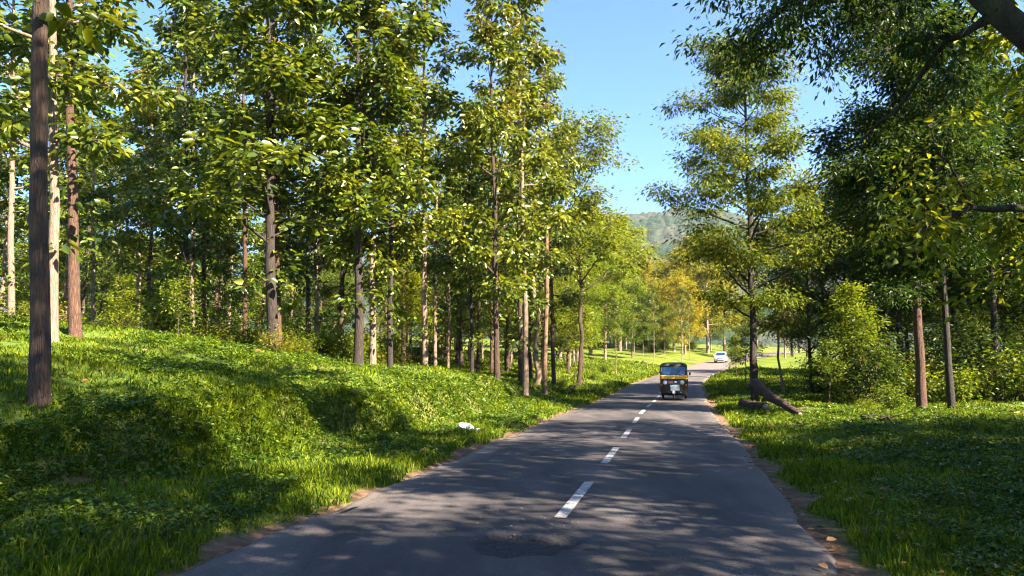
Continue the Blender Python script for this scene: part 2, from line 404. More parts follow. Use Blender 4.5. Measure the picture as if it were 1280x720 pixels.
def build_hill():
    def grid(name, x0, x1, y0, y1, st, fn, seed):
        xs = np.arange(x0, x1, st); ys = np.arange(y0, y1, st * 1.3)
        X, Y = np.meshgrid(xs, ys)
        Z = fn(X, Y)
        # tree crowns covering the slope
        best = np.full(X.shape, 0.0)
        cs = 9.0
        gx, gy = np.floor(X / cs), np.floor(Y / cs)
        for dx in (-1, 0, 1):
            for dy in (-1, 0, 1):
                cx, cy_ = (gx + dx).astype(int), (gy + dy).astype(int)
                jx = _hash(cx, cy_, cx * 0, seed); jy = _hash(cx, cy_, cx * 0 + 1, seed); rr = _hash(cx, cy_, cx * 0 + 2, seed)
                d2 = ((X - (cx + jx) * cs) ** 2 + (Y - (cy_ + jy) * cs) ** 2) / ((3.5 + 3.5 * rr) ** 2)
                best = np.maximum(best, np.sqrt(np.clip(1 - d2, 0, 1)) * (4 + 6 * rr))
        Z = Z + best + 1.5 * fbm(X * .4, Y * .4, seed, 2)
        V = np.stack([X, Y, Z], -1).reshape(-1, 3); ny, nx = X.shape
        i = np.arange(nx * ny).reshape(ny, nx)
        F = np.stack([i[:-1, :-1], i[:-1, 1:], i[1:, 1:], i[1:, :-1]], -1).reshape(-1, 4)
        tag(link(name, raw_mesh(name, V, [F], M['hill'], False)), kind='structure')
    def far(X, Y):
        ridge = np.interp(X, [-1400, -700, -300, -50, 130, 215, 280, 350, 450, 700, 1500], [60, 110, 150, 215, 248, 260, 262, 256, 240, 170, 90])
        k = np.clip((Y - 560) / (1250 - 560), 0, 1)
        f = k * k * (3 - 2 * k) * .35 + k * .65
        gull = 16 * np.abs(fbm(X * .010, Y * .004, 91, 3)) * k * 2
        return 8 + (ridge - 8) * f - gull - np.clip((Y - 1250) * .25, 0, 400) + 10 * fbm(X * .006, Y * .006, 92, 4)
    grid('distant_hill', -300, 620, 560, 1420, 3.2, far, 7)
    def far2(X, Y):
        return far(X, Y) * .98 - 4
    xs = np.linspace(-2200, 2200, 120); ys = np.linspace(560, 1600, 50)
    X, Y = np.meshgrid(xs, ys); Z = far2(X, Y) * np.where((X > -290) & (X < 610), .8, 1)
    V = np.stack([X, Y, Z], -1).reshape(-1, 3); ny, nx = X.shape
    i = np.arange(nx * ny).reshape(ny, nx)
    F = np.stack([i[:-1, :-1], i[:-1, 1:], i[1:, 1:], i[1:, :-1]], -1).reshape(-1, 4)
    tag(link('hill_range', raw_mesh('hill_range', V, [F], M['hill'], False)), kind='structure')
build_hill()

# ------------------------------------------------------------------ plant builder
class Tubes:
    def __init__(s): s.V = []; s.Q = []; s.n = 0
    def add(s, P, rad, sides, rough=None):
        P = np.asarray(P, float); rad = np.asarray(rad, float); k = len(P)
        T = np.gradient(P, axis=0); T /= np.linalg.norm(T, axis=1)[:, None] + 1e-9
        ref = np.array([0.31, 0.95, 0.02]) if abs(T[:, 2]).mean() > .7 else np.array([0.05, 0.02, 1.0])
        A = np.cross(T, ref); A /= np.linalg.norm(A, axis=1)[:, None] + 1e-9
        B = np.cross(T, A)
        th = np.arange(sides) * 2 * pi / sides
        ring = P[:, None, :] + rad[:, None, None] * (np.cos(th)[None, :, None] * A[:, None, :] + np.sin(th)[None, :, None] * B[:, None, :])
        if rough is not None:
            rg = np.random.default_rng(k * 7 + sides); f = 1 + rough * rg.normal(size=(1, sides)) + rough * .6 * rg.normal(size=(k, sides))
            ring = P[:, None, :] + (ring - P[:, None, :]) * f[:, :, None]
        s.V.append(ring.reshape(-1, 3))
        i = s.n + np.arange(k * sides).reshape(k, sides); j = np.roll(i, -1, axis=1)
        s.Q.append(np.stack([i[:-1], j[:-1], j[1:], i[1:]], -1).reshape(-1, 4))
        s.n += k * sides
    def mesh(s, name, m):
        return raw_mesh(name, np.concatenate(s.V), [np.concatenate(s.Q)], m, True)

def leaves_mesh(name, C, D, Nn, L, Wd, m, rng, fine=False, curl=.25):
    """C centres, D leaf directions, Nn leaf normals"""
    D = D / (np.linalg.norm(D, axis=1)[:, None] + 1e-9)
    Sx = np.cross(D, Nn); Sx /= np.linalg.norm(Sx, axis=1)[:, None] + 1e-9
    Up = np.cross(Sx, D)
    n = len(C); L = L[:, None]; Wd = Wd[:, None]
    b = C
    tip = C + D * L - Up * L * curl
    if fine:
        mid = C + D * L * .45
        V = np.stack([b, mid - Sx * Wd * .5 + Up * Wd * .12, tip, mid + Sx * Wd * .5 + Up * Wd * .12], 1).reshape(-1, 3)
        i = np.arange(n)[:, None] * 4
        F = np.concatenate([i + np.array([[0, 1, 2]]), i + np.array([[0, 2, 3]])])
        return raw_mesh(name, V, [F], m)
    m1, m2 = C + D * L * .32, C + D * L * .72 - Up * L * curl * .4
    l1, r1 = m1 - Sx * Wd * .48 + Up * Wd * .14, m1 + Sx * Wd * .48 + Up * Wd * .14
    l2, r2 = m2 - Sx * Wd * .36 + Up * Wd * .08, m2 + Sx * Wd * .36 + Up * Wd * .08
    V = np.stack([b, l1, l2, tip, r2, r1], 1).reshape(-1, 3)
    i = np.arange(n)[:, None] * 6
    F = np.concatenate([i + np.array([[0, 1, 2, 3]]), i + np.array([[0, 3, 4, 5]])])
    return raw_mesh(name, V, [F], m)

def spray(Cl, per, sig, rng, flat=.6):
    """leaf positions scattered round cluster centres"""
    n = len(Cl) * per
    C = np.repeat(Cl, per, axis=0)
    off = rng.normal(size=(n, 3)) * np.asarray(sig)
    off[:, 2] *= flat
    return C + off, off

def foliage(name, Cl, per, sig, L, aspect, m, rng, droop=.25, upness=.9, fine=False, flat=.6, curl=.25):
    C, off = spray(Cl, per, sig, rng, flat)
    n = len(C)
    D = off + rng.normal(size=(n, 3)) * .25 * np.mean(sig); D[:, 2] = D[:, 2] * .4 - droop * np.mean(sig)
    Nn = rng.normal(size=(n, 3)) * .55; Nn[:, 2] += upness
    Ls = L * rng.uniform(.45, 1.3, n)
    return leaves_mesh(name, C, D, Nn, Ls, Ls * aspect * rng.uniform(.8, 1.15, n), m, rng, fine, curl)

def grow(seed, Ht=16., r0=.17, c0=5., spread=2.6, nprim=26, nsec=4, per=20, sig=.38, leaf=.28, aspect=.62,
         lmat='teak_leaf', bark='bark_brown', elev=(10, 50), shape='column', lean=(0, 0), wob=.10, droop=.25,
         fine=False, upness=.9, flat=.6, sides=12, epic=0, blossom=0, fork=None, arc=.25, flare=.55):
    rng = np.random.default_rng(seed)
    k = 16
    h = np.linspace(0, 1, k)
    wx = np.cumsum(rng.normal(size=k)) * wob * .25; wy = np.cumsum(rng.normal(size=k)) * wob * .25
    wx -= wx[0]; wy -= wy[0]
    P = np.stack([wx + lean[0] * Ht * h, wy + lean[1] * Ht * h, h * Ht - .25], 1)
    rad = r0 * (1 - .82 * h ** .9)
    hh = np.array([0, .012, .03]); 
    T = Tubes()
    Pf = np.vstack([P[:1], P[0] * (1 - .25) + P[1] * .25, P[1:]])
    rf = np.concatenate([[r0 * (1 + flare)], [r0 * 1.04], rad[1:]])
    hz = np.linspace(0, len(Pf) - 1, 46); ii = np.arange(len(Pf))
    T.add(np.stack([np.interp(hz, ii, Pf[:, a]) for a in range(3)], 1), np.interp(hz, ii, rf), sides, .04)
    def tp(z):
        return np.array([np.interp(z, P[:, 2], P[:, 0]), np.interp(z, P[:, 2], P[:, 1]), z]), np.interp(z, P[:, 2], rad)
    Cl = []; tips = []
    for i in range(nprim):
        rel = (i + rng.uniform(0, .9)) / nprim
        z = c0 + (Ht - .3 - c0) * rel
        if shape == 'column': f = (.55 + .45 * sin(pi * min(1, rel + .15))) * (1 - .22 * rel)
        elif shape == 'dome': f = sqrt(max(0, 1 - (max(0, rel - .25) / .78) ** 2)) * (.75 + .25 * min(1, rel * 4))
        elif shape == 'cone': f = 1.05 - .8 * rel
        elif shape == 'umbrella': f = .45 + .75 * rel ** 1.5
        Lb = spread * f * rng.uniform(.5, 1.15)
        az = i * 2.399 + rng.uniform(-.5, .5)
        el = R(rng.uniform(*elev) + 22 * rel)
        p0, rt = tp(z)
        d = np.array([cos(az) * cos(el), sin(az) * cos(el), sin(el)])
        t = np.linspace(0, 1, 6)
        bend = rng.normal(size=3) * .12
        Pb = p0 + d * Lb * t[:, None] + (np.outer(t ** 2, bend) + np.outer(t ** 2, [0, 0, arc * rng.uniform(-.4, 1)])) * Lb
        rb = max(.014, min(rt * .55, .02 + Lb * .017))
        T.add(Pb, rb * (1 - .8 * t), 6)
        ns = max(2, int(nsec * (.6 + .5 * Lb / max(spread, .1))))
        for j in range(ns):
            tt = rng.uniform(.3, 1.0)
            q0 = np.array([np.interp(tt, t, Pb[:, a]) for a in range(3)])
            az2 = az + rng.choice([-1, 1]) * rng.uniform(.4, 1.3); el2 = el * .5 + rng.uniform(-.35, .6)
            d2 = np.array([cos(az2) * cos(el2), sin(az2) * cos(el2), sin(el2)])
            L2 = Lb * rng.uniform(.22, .5)
            t2 = np.linspace(0, 1, 4)
            Q = q0 + d2 * L2 * t2[:, None] + np.outer(t2 ** 2, [0, 0, -droop * .4 * L2])
            T.add(Q, max(.006, rb * .4) * (1 - .7 * t2), 4)
            for c in (.45, .75, 1.0):
                Cl.append(q0 + d2 * L2 * c + rng.normal(size=3) * .1 * L2)
        Cl.append(Pb[-1]); Cl.append(Pb[-2]); tips.append(Pb[-1])
    for _ in range(epic):
        p0, rt = tp(rng.uniform(c0 * .45, c0 + 1))
        a = rng.uniform(0, 2 * pi); Cl.append(p0 + np.array([cos(a), sin(a), .2]) * rng.uniform(.25, .6))
    Cl = np.array(Cl)
    crown = foliage('crown', Cl, per, sig, leaf, aspect, M[lmat], rng, droop, upness, fine, flat)
    tr = T.mesh('trunk', M[bark])
    bl = None
    if blossom:
        tz = np.array(tips); tz = tz[np.argsort(-tz[:, 2])][:max(blossom * 2, 1)]
        sel = tz[rng.permutation(len(tz))[:blossom]] + np.array([0, 0, .25])
        bl = foliage('blossom', sel, 110, .22, .075, .7, M['blossom'], rng, .05, .6, True, .8)
    return dict(trunk=tr, crown=crown, blossom=bl)

PROTO = {}
def proto(key, **kw): PROTO[key] = grow(**kw)
#  tall plantation trees with big leaves
proto('teak_a', seed=1, Ht=17, c0=3.6, elev=(-12, 45), spread=3.06, nprim=27, per=19, epic=5, blossom=9, leaf=0.27, sig=.27)
proto('teak_b', seed=2, Ht=17, c0=4.0, elev=(-10, 45), spread=2.70, nprim=22, per=19, bark='bark_pale', epic=4, blossom=6, r0=.15, leaf=0.26, sig=.27)
proto('teak_c', seed=3, Ht=18, c0=6.2, spread=2.52, nprim=20, per=19, bark='bark_red', epic=6, r0=.15, blossom=5, leaf=0.26, sig=.27)
proto('teak_d', seed=4, Ht=15, c0=3.0, elev=(-12, 45), spread=2.70, nprim=26, per=19, epic=6, r0=.16, bark='bark_dark', leaf=0.25, sig=.27)
proto('teak_e', seed=5, Ht=17, c0=7.0, spread=2.07, nprim=15, per=19, bark='bark_pale', epic=8, r0=.12, leaf=0.25, sig=.27)
proto('teak_f', seed=6, Ht=19, c0=8.2, spread=3.0, nprim=22, per=18, bark='bark_brown', r0=.125, wob=.05, epic=2, blossom=6, leaf=0.3, sig=.27)
#  broad trees with smaller leaves
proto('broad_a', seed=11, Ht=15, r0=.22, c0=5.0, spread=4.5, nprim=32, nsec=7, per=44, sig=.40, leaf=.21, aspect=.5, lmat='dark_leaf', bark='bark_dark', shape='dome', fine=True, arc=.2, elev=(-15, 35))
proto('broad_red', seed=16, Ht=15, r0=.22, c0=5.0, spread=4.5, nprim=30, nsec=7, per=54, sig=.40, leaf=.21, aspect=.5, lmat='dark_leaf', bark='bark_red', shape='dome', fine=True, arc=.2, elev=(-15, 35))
proto('broad_b', seed=12, Ht=12, r0=.18, c0=2.6, spread=4.0, nprim=24, nsec=6, per=42, sig=.42, leaf=.15, aspect=.5, lmat='lime_leaf', bark='bark_pale', shape='dome', fine=True, arc=.35)
proto('broad_c', seed=13, Ht=13, r0=.18, c0=3.0, spread=3.8, nprim=24, nsec=6, per=42, sig=.42, leaf=.15, aspect=.5, lmat='gold_leaf', bark='bark_pale', shape='dome', fine=True, arc=.35)
proto('broad_d', seed=14, Ht=14, r0=.2, c0=2.4, spread=4.4, nprim=28, nsec=6, per=44, sig=.42, leaf=.16, aspect=.5, lmat='fine_leaf', bark='bark_brown', shape='dome', fine=True, arc=.2)
proto('shade_a', seed=15, Ht=17, r0=.26, c0=6.5, spread=5.2, nprim=17, nsec=4, per=30, sig=.26, leaf=.26, aspect=.5, lmat='fine_leaf', bark='bark_dark', shape='dome', fine=True)
#  broad trees seen from far off, with fuller leaves
for kk, lm, sd_ in (('far_lime', 'lime_leaf', 17), ('far_gold', 'gold_leaf', 18), ('far_green', 'fine_leaf', 19)):
    proto(kk, seed=sd_, Ht=13, r0=.2, c0=2.2, spread=4.3, nprim=28, nsec=6, per=24, sig=.42, leaf=.30, aspect=.6, lmat=lm, bark='bark_pale', shape='dome', fine=True, arc=.25, elev=(-10, 40))
#  small growth
proto('sapling_a', seed=21, Ht=4.6, r0=.045, c0=1.2, spread=1.25, nprim=22, nsec=4, per=24, sig=.17, leaf=.11, aspect=.5, lmat='lime_leaf', bark='bark_brown', shape='cone', fine=True, sides=7)
proto('sapling_b', seed=22, Ht=3.4, r0=.03, c0=.9, spread=.9, nprim=13, nsec=3, per=14, sig=.16, leaf=.13, aspect=.5, lmat='shrub_leaf', bark='bark_brown', shape='column', fine=True, sides=6)

def shrub(seed, Ht, sp, n, per, leaf, lmat, sig=.16, bark='bark_brown'):
    rng = np.random.default_rng(seed); T = Tubes(); Cl = []
    for i in range(n):
        az = rng.uniform(0, 2 * pi); out = sp * rng.uniform(.1, 1) ; hh = Ht * rng.uniform(.45, 1) * (1 - .35 * (out / sp) ** 2)
        b = np.array([cos(az), sin(az), 0]) * .12 * rng.uniform(0, 1)
        t = np.linspace(0, 1, 5)
        P = b + np.outer(t, [cos(az) * out, sin(az) * out, hh]) + np.outer(np.sin(t * pi) * .12, [0, 0, 1])
        P[:, 2] -= .08
        T.add(P, .014 * (1 - .8 * t), 5)
        for c in np.linspace(.22, 1, 6): Cl.append([np.interp(c, t, P[:, a]) for a in range(3)] + rng.normal(size=3) * .1)
    Cl = np.array(Cl)
    return dict(trunk=T.mesh('stem', M[bark]), crown=foliage('foliage', Cl, per, sig, leaf, .5, M[lmat], rng, .15, .8, True, .8), blossom=None)
PROTO['shrub_a'] = shrub(31, 1.3, .8, 20, 12, .12, 'shrub_leaf')
PROTO['shrub_b'] = shrub(32, 1.0, .9, 20, 14, .085, 'lime_leaf')
PROTO['shrub_c'] = shrub(33, 2.0, 1.2, 26, 16, .11, 'dark_leaf', .22)
PROTO['shrub_d'] = shrub(34, .9, .7, 16, 9, .08, 'gold_leaf')

def plant(name, key, loc, rz=0., sc=1., label='', cat='tree', group=None, sx=1., tilt=(0, 0), parts=('trunk', 'crown')):
    o = empty(name, loc, rz); o.scale = (sc * sx, sc * sx, sc)
    o.rotation_euler = (Matrix.Rotation(tilt[1], 3, 'Y') @ Matrix.Rotation(tilt[0], 3, 'X') @ Matrix.Rotation(rz, 3, 'Z')).to_euler()
    p = PROTO[key]
    link(parts[0], p['trunk'], o); link(parts[1], p['crown'], o)
    if p['blossom'] is not None: link('blossom', p['blossom'], o)
    return tag(o, label, cat, group)

# ------------------------------------------------------------------ trees on the left
TL = 'trees on the left bank'
left = [  # px, py of the foot, prototype, scale, rz, width factor, label
 (48, 506, 'teak_f', 1.0, 0.3, 1.0, 'thickest dark brown trunk at the far left, nearest tree on the grassy bank'),
 (95, 420, 'teak_c', 1.0, 1.3, 1.15, 'brown tree with lit lower trunk, right of the thickest near trunk'),
 (148, 413, 'teak_d', 1.0, 2.3, .75, 'dark slim tree forking high up, left one of a close pair'),
 (157, 411, 'teak_e', 1.1, 3.9, 1.0, 'pale slim bare trunk, right one of a close pair in the left forest'),
 (340, 438, 'teak_d', 1.08, 4.3, 1.2, 'dark leafy tree on the bank hiding a reddish trunk behind it'),
 (447, 457, 'teak_d', 1.15, 5.3, 1.0, 'almost black thick trunk beside a pale trunk, heavy big-leaved crown'),
 (466, 457, 'teak_b', .95, .9, .95, 'pale straight trunk immediately right of an almost black trunk'),
 (556, 451, 'teak_e', .8, 1.9, .9, 'slim brown tree leaning slightly right on the sunlit slope'),
 (575, 459, 'teak_b', .98, 2.9, .85, 'pale grey trunk between the slim leaning tree and the pinkish trunk'),
 (614, 467, 'teak_c', .92, 3.3, .85, 'pinkish brown tall tree standing forward on the bank near the road'),
 (632, 459, 'teak_d', .95, .2, .75, 'dark trunk just right of the pinkish brown tree'),
]
for px, py, key, sc, rz, sx, lab in left:
    x, y, z = hit(px, py)
    plant('teak_tree', key, (x, y, z), rz, sc, lab, 'tree', TL, sx, (0, -.062 if px < 200 else -.04 if px < 420 else -.015))
midleft = [  # px, distance: feet hidden in the undergrowth
 (66, 17.5, 'teak_b', 1.0, 4.1, .9, 'pale trunk showing right behind the thickest near trunk'),
 (350, 27, 'teak_c', .95, 1.1, .9, 'sunlit reddish trunk just behind the dark leafy tree'),
 (489, 28, 'teak_d', .9, 2.1, .8, 'dark trunk half hidden in leaves right of the pale straight trunk'),
 (233, 34, 'teak_d', 1.15, 5.1, .9, 'dark straight trunk left of a pale one in the mid forest'),
 (242, 38, 'teak_b', 1.15, .4, .8, 'pale trunk just right of a dark straight one in the mid forest'),
 (256, 40, 'teak_a', 1.1, 3.1, .7, 'third trunk of the mid forest row, dark and thin'),
 (307, 36, 'teak_c', 1.1, 2.7, .8, 'reddish brown trunk above yellow undergrowth left of the dark leafy tree'),
 (387, 36, 'teak_a', 1.1, 1.7, .7, 'dark thin trunk, left of a pinkish one by the bare earth patch'),
 (397, 38, 'teak_b', 1.1, 3.7, .8, 'pinkish thin trunk by the bare earth patch in the left forest'),
 (590, 32, 'teak_d', .8, 5.7, .75, 'short dark trunk standing back between two pale trunks'),
 (622, 30, 'teak_a', .98, 4.7, .8, 'brown trunk tucked behind the pinkish brown tree'),
 (651, 36, 'teak_a', .98, .7, .75, 'big-leaved tree behind and left of the wooden pole'),
 (191, 47, 'teak_e', 1.2, 2.2, 1.1, 'thin pale trunk deep in the left forest above orange undergrowth'),
 (120, 50, 'teak_e', 1.2, .2, 1.1, 'whitish thin trunk deep in forest between two brown trunks'),
 (532, 31, 'teak_b', 1.05, 1.0, .9, 'tree whose trunk is lost in leaves between the dark trunks and slim leaning one'),
 (657, 33, 'teak_b', 1.12, 2.0, .85, 'pale trunk standing well back, left of the sinuous trunk'),
 (692, 44, 'teak_a', 1.2, 3.3, .65, 'tall tree just right of the wooden pole with gold clusters high in its crown'),
 (14, 30, 'teak_b', 1.05, 1.2, .9, 'pale trunk at the very left edge of the forest'),
]
for px, dd, key, sc, rz, sx, lab in midleft:
    x, y, z = at(px, dd)
    plant('teak_tree', key, (x, y, z), rz, sc, lab, 'tree', TL, sx, (0, -.062 if px < 200 else -.04 if px < 420 else -.015))

rs = random.Random(5)
keys = ['teak_a', 'teak_b', 'teak_c', 'teak_d', 'teak_e']
placed = []
def scatter(n, pxr, dr, ks, scr, label, group, name, mind=3.0, cat='tree', ok=None):
    c = 0; tries = 0
    while c < n and tries < n * 60:
        tries += 1
        px = rs.uniform(*pxr); u = rs.random(); dd = dr[0] * (dr[1] / dr[0]) ** u
        x, y, z = at(px, dd)
        if abs(float(side(x, y))) < HALF + 3: continue
        if ok and not ok(x, y, px): continue
        if any((x - a) ** 2 + (y - b) ** 2 < mind ** 2 for a, b in placed): continue
        placed.append((x, y)); c += 1
        plant(name, rs.choice(ks), (x, y, z), rs.uniform(0, 6.28), rs.uniform(*scr), label, cat, group)
scatter(46, (-120, 600), (42, 90), keys + ['teak_e', 'teak_e', 'teak_c'], (.85, 1.15), 'slim forest tree standing deep in the left plantation', 'trees deep in the left forest', 'forest_tree', 3.6)
scatter(46, (-160, 640), (88, 135), ['broad_a', 'broad_d', 'far_green', 'far_lime'], (.8, 1.15), 'bushy tree closing the view behind the left plantation', 'woodland behind the left plantation', 'woodland_tree', 4.0)
scatter(30, (540, 720), (44, 90), ['teak_a', 'teak_d', 'broad_b', 'broad_d', 'broad_b'], (.6, .9), 'leafy tree standing behind the wooden pole and pale trunks', 'trees behind the wooden pole', 'forest_tree', 4, ok=lambda x, y, px: side(x, y) < -7)

# the feathery tree whose crown reaches out towards the hill
PROTO['open_a'] = grow(seed=41, Ht=17.5, r0=.17, c0=6.0, spread=5.0, nprim=26, nsec=6, per=34, sig=.40, leaf=.27, aspect=.5, lmat='fine_leaf', bark='bark_brown', shape='dome', lean=(.03, 0), wob=.7, fine=True, arc=.15)
x, y, z = at(722, 52); plant('open_crowned_tree', 'open_a', (x, y, z), .5, 1.0, 'tall open crowned tree with pale bent trunk reaching towards the hill', 'tree', None)
PROTO['sinuous'] = grow(seed=42, Ht=12, r0=.17, c0=6, spread=2.4, nprim=14, nsec=4, per=22, sig=.36, leaf=.2, lmat='teak_leaf', bark='bark_pale', wob=.9, fine=True)
x, y, z = at(669, 40); plant('sinuous_tree', 'sinuous', (x, y, z), 1.5, 1.0, 'pale sinuous trunk just left of the wooden pole', 'tree', None)
x, y, z = hit(716, 476); plant('slender_tree', 'sapling_b', (x, y, z), 2.5, 1.9, 'thin dark trunked young tree between the pole and the meadow', 'tree', None)
x, y, z = hit(729, 463); plant('slender_tree', 'sapling_b', (x, y, z), .5, 1.7, 'thin brown young tree just right of a dark trunked one', 'tree', None)
x, y, z = hit(770, 469); plant('slender_tree', 'teak_e', (x, y, z), 1.0, .42, 'pale thin tree alone on the meadow left of the rickshaw', 'tree', None, 1.0)
for i, (px, py, lab, sc) in enumerate([(818, 452, 'slim pale tree on the meadow directly above the rickshaw', .6), (853, 452, 'pale straight trunk at the roadside left of the white car', .62), (862, 451, 'thin grey trunk nearest to the white car on its left', .6),
                           (804, 444, 'thin trunk at the back of the sunlit meadow, left of another', .5), (793, 441, 'short thin trunk farthest left at the back of the meadow', .5)]):
    x, y, z = hit(px, py); plant('slender_tree', ['teak_e', 'teak_b'][i % 2], (x, y, z), i * 1.3, sc, lab, 'tree', 'slim trees on the meadow', .85)

# background beyond the meadow
MB_ = 'sunlit trees beyond the meadow'
for i, (px, dd, key, sc, lab) in enumerate([
 (700, 88, 'far_lime', 1.0, 'light green round tree behind the meadow, farthest left'),
 (738, 105, 'far_lime', 1.25, 'tall light green tree behind the meadow below the left hill slope'),
 (775, 120, 'far_lime', 1.3, 'largest lime green crown under the hill, left of centre'),
 (805, 150, 'far_gold', 1.1, 'pale golden tree under the hill beside the largest lime crown'),
 (822, 165, 'far_green', 1.0, 'dull green tree under the hill, between golden crowns'),
 (842, 130, 'far_gold', 1.05, 'golden tree directly above the rickshaw'),
 (862, 150, 'far_gold', 1.3, 'orange gold tree above the white car'),
 (884, 135, 'far_gold', 1.35, 'orange gold tree nearest the dark roadside tree'),
 (905, 150, 'far_green', 1.3, 'green tree behind the dark roadside tree, by the bend'),
 (756, 92, 'far_lime', .8, 'low lime tree in front of the taller light green ones'),
 (790, 100, 'far_green', .62, 'small dark green tree at the back of the meadow'),
 (830, 118, 'far_green', .5, 'small dark bushy tree behind the meadow above the rickshaw'),
 (722, 80, 'far_lime', .7, 'low light green tree right of the thin dark trunked tree')]):
    x, y, z = at(px, dd); plant('broadleaf_tree', key, (x, y, z), i * 1.1, sc * 1.15, lab, 'tree', MB_); placed.append((x, y))
scatter(26, (560, 960), (165, 330), ['far_lime', 'far_gold', 'far_green', 'far_green'], (1.0, 1.3), 'distant tree in the wood below the hill', 'distant trees below the hill', 'distant_tree', 8)
scatter(22, (640, 900), (120, 160), ['shrub_c', 'shrub_a', 'shrub_c'], (1.2, 2.0), 'bush at the shaded back edge of the meadow', 'bushes behind the meadow', 'bush', 3, 'bush', ok=lambda x, y, px: side(x, y) < -8)

scatter(16, (690, 905), (116, 150), ['far_lime', 'far_gold', 'far_green', 'far_lime'], (.7, 1.0), 'leafy tree closing off the back of the sunlit meadow', 'trees closing the back of the meadow', 'distant_tree', 4.5, ok=lambda x, y, px: side(x, y) < -7)
# ------------------------------------------------------------------ trees on the right
PROTO['feather'] = grow(seed=51, Ht=17.0, r0=.20, c0=3.6, spread=4.3, nprim=42, nsec=6, per=60, sig=.36, leaf=.20, aspect=.42, lmat='fine_leaf', bark='bark_dark', shape='dome', fine=True, droop=.5, elev=(5, 35), arc=.15, flat=.45)
x, y, z = hit(944, 503); FX = (x, y, z)
plant('roadside_tree', 'feather', (x, y, z), .4, 1.0, 'tall dark trunked feathery tree by the road with a log leaning at its foot', 'tree', None)
PROTO['sinuous_b'] = grow(seed=52, Ht=9, r0=.085, c0=3.2, spread=2.2, nprim=16, nsec=4, per=24, sig=.3, leaf=.15, lmat='fine_leaf', bark='bark_pale', wob=.35, fine=True, lean=(-.06, 0))
x, y, z = hit(979, 494); plant('slender_tree', 'sinuous_b', (x, y, z), 0, 1.0, 'thin pale bent tree right behind the leaning log', 'tree', None)
x, y, z = hit(1015, 489); plant('broadleaf_tree', 'broad_d', (x, y, z), .4, .78, 'dark trunked bushy tree in the middle of the right lawn', 'tree', None, .85)
x, y, z = hit(1153, 513); plant('broadleaf_tree', 'broad_red', (x, y, z), 1.4, .98, 'largest dark tree on the right with one sunlit reddish trunk side', 'tree', None, .80)
x, y, z = hit(1190, 513); plant('broadleaf_tree', 'broad_a', (x, y, z), 3.4, .82, 'darker thinner trunk right of the sunlit reddish trunk', 'tree', None, .68)
x, y, z = hit(1037, 506); plant('sapling', 'sapling_b', (x, y, z), .4, .8, 'thin sapling in the grass left of the bushy light green one', 'tree', None)
x, y, z = hit(1070, 504); plant('sapling', 'sapling_a', (x, y, z), .4, 1.12, 'bushy light green young tree in sunlight on the right lawn', 'tree', None, 1.15)
x, y, z = hit(1100, 503); plant('sapling', 'sapling_a', (x, y, z), 2.4, .9, 'young tree with a thin leaning stem, right of the bushy one', 'tree', None, 1.0, (0, -.22))
x, y, z = hit(930, 478); plant('sapling', 'sapling_b', (x, y, z), 1.4, 1.3, 'leafy roadside sapling screening the bend near the white car', 'tree', None, 1.3)
x, y, z = hit(921, 472); plant('sapling', 'sapling_a', (x, y, z), 1.4, .85, 'small bushy tree at the inside of the bend', 'tree', None, 1.0)
scatter(34, (960, 1420), (38, 80), ['broad_a', 'broad_a', 'broad_d'], (.75, 1.1), 'dark tree in the wood behind the right lawn', 'trees behind the right lawn', 'forest_tree', 5.0, ok=lambda x, y, px: side(x, y) > (9 if y < 52 else 19))
scatter(16, (1180, 1420), (34, 48), ['broad_a', 'broad_d'], (.7, .95), 'dark tree at the right edge of the wood', 'trees at the right edge', 'forest_tree', 4.5, ok=lambda x, y, px: px > 1215)
scatter(14, (905, 1010), (118, 170), ['broad_d', 'broad_a', 'broad_c'], (.7, 1.0), 'tree growing beside the far bend of the road', 'trees at the bend', 'forest_tree', 5.0, ok=lambda x, y, px: side(x, y) > 6)

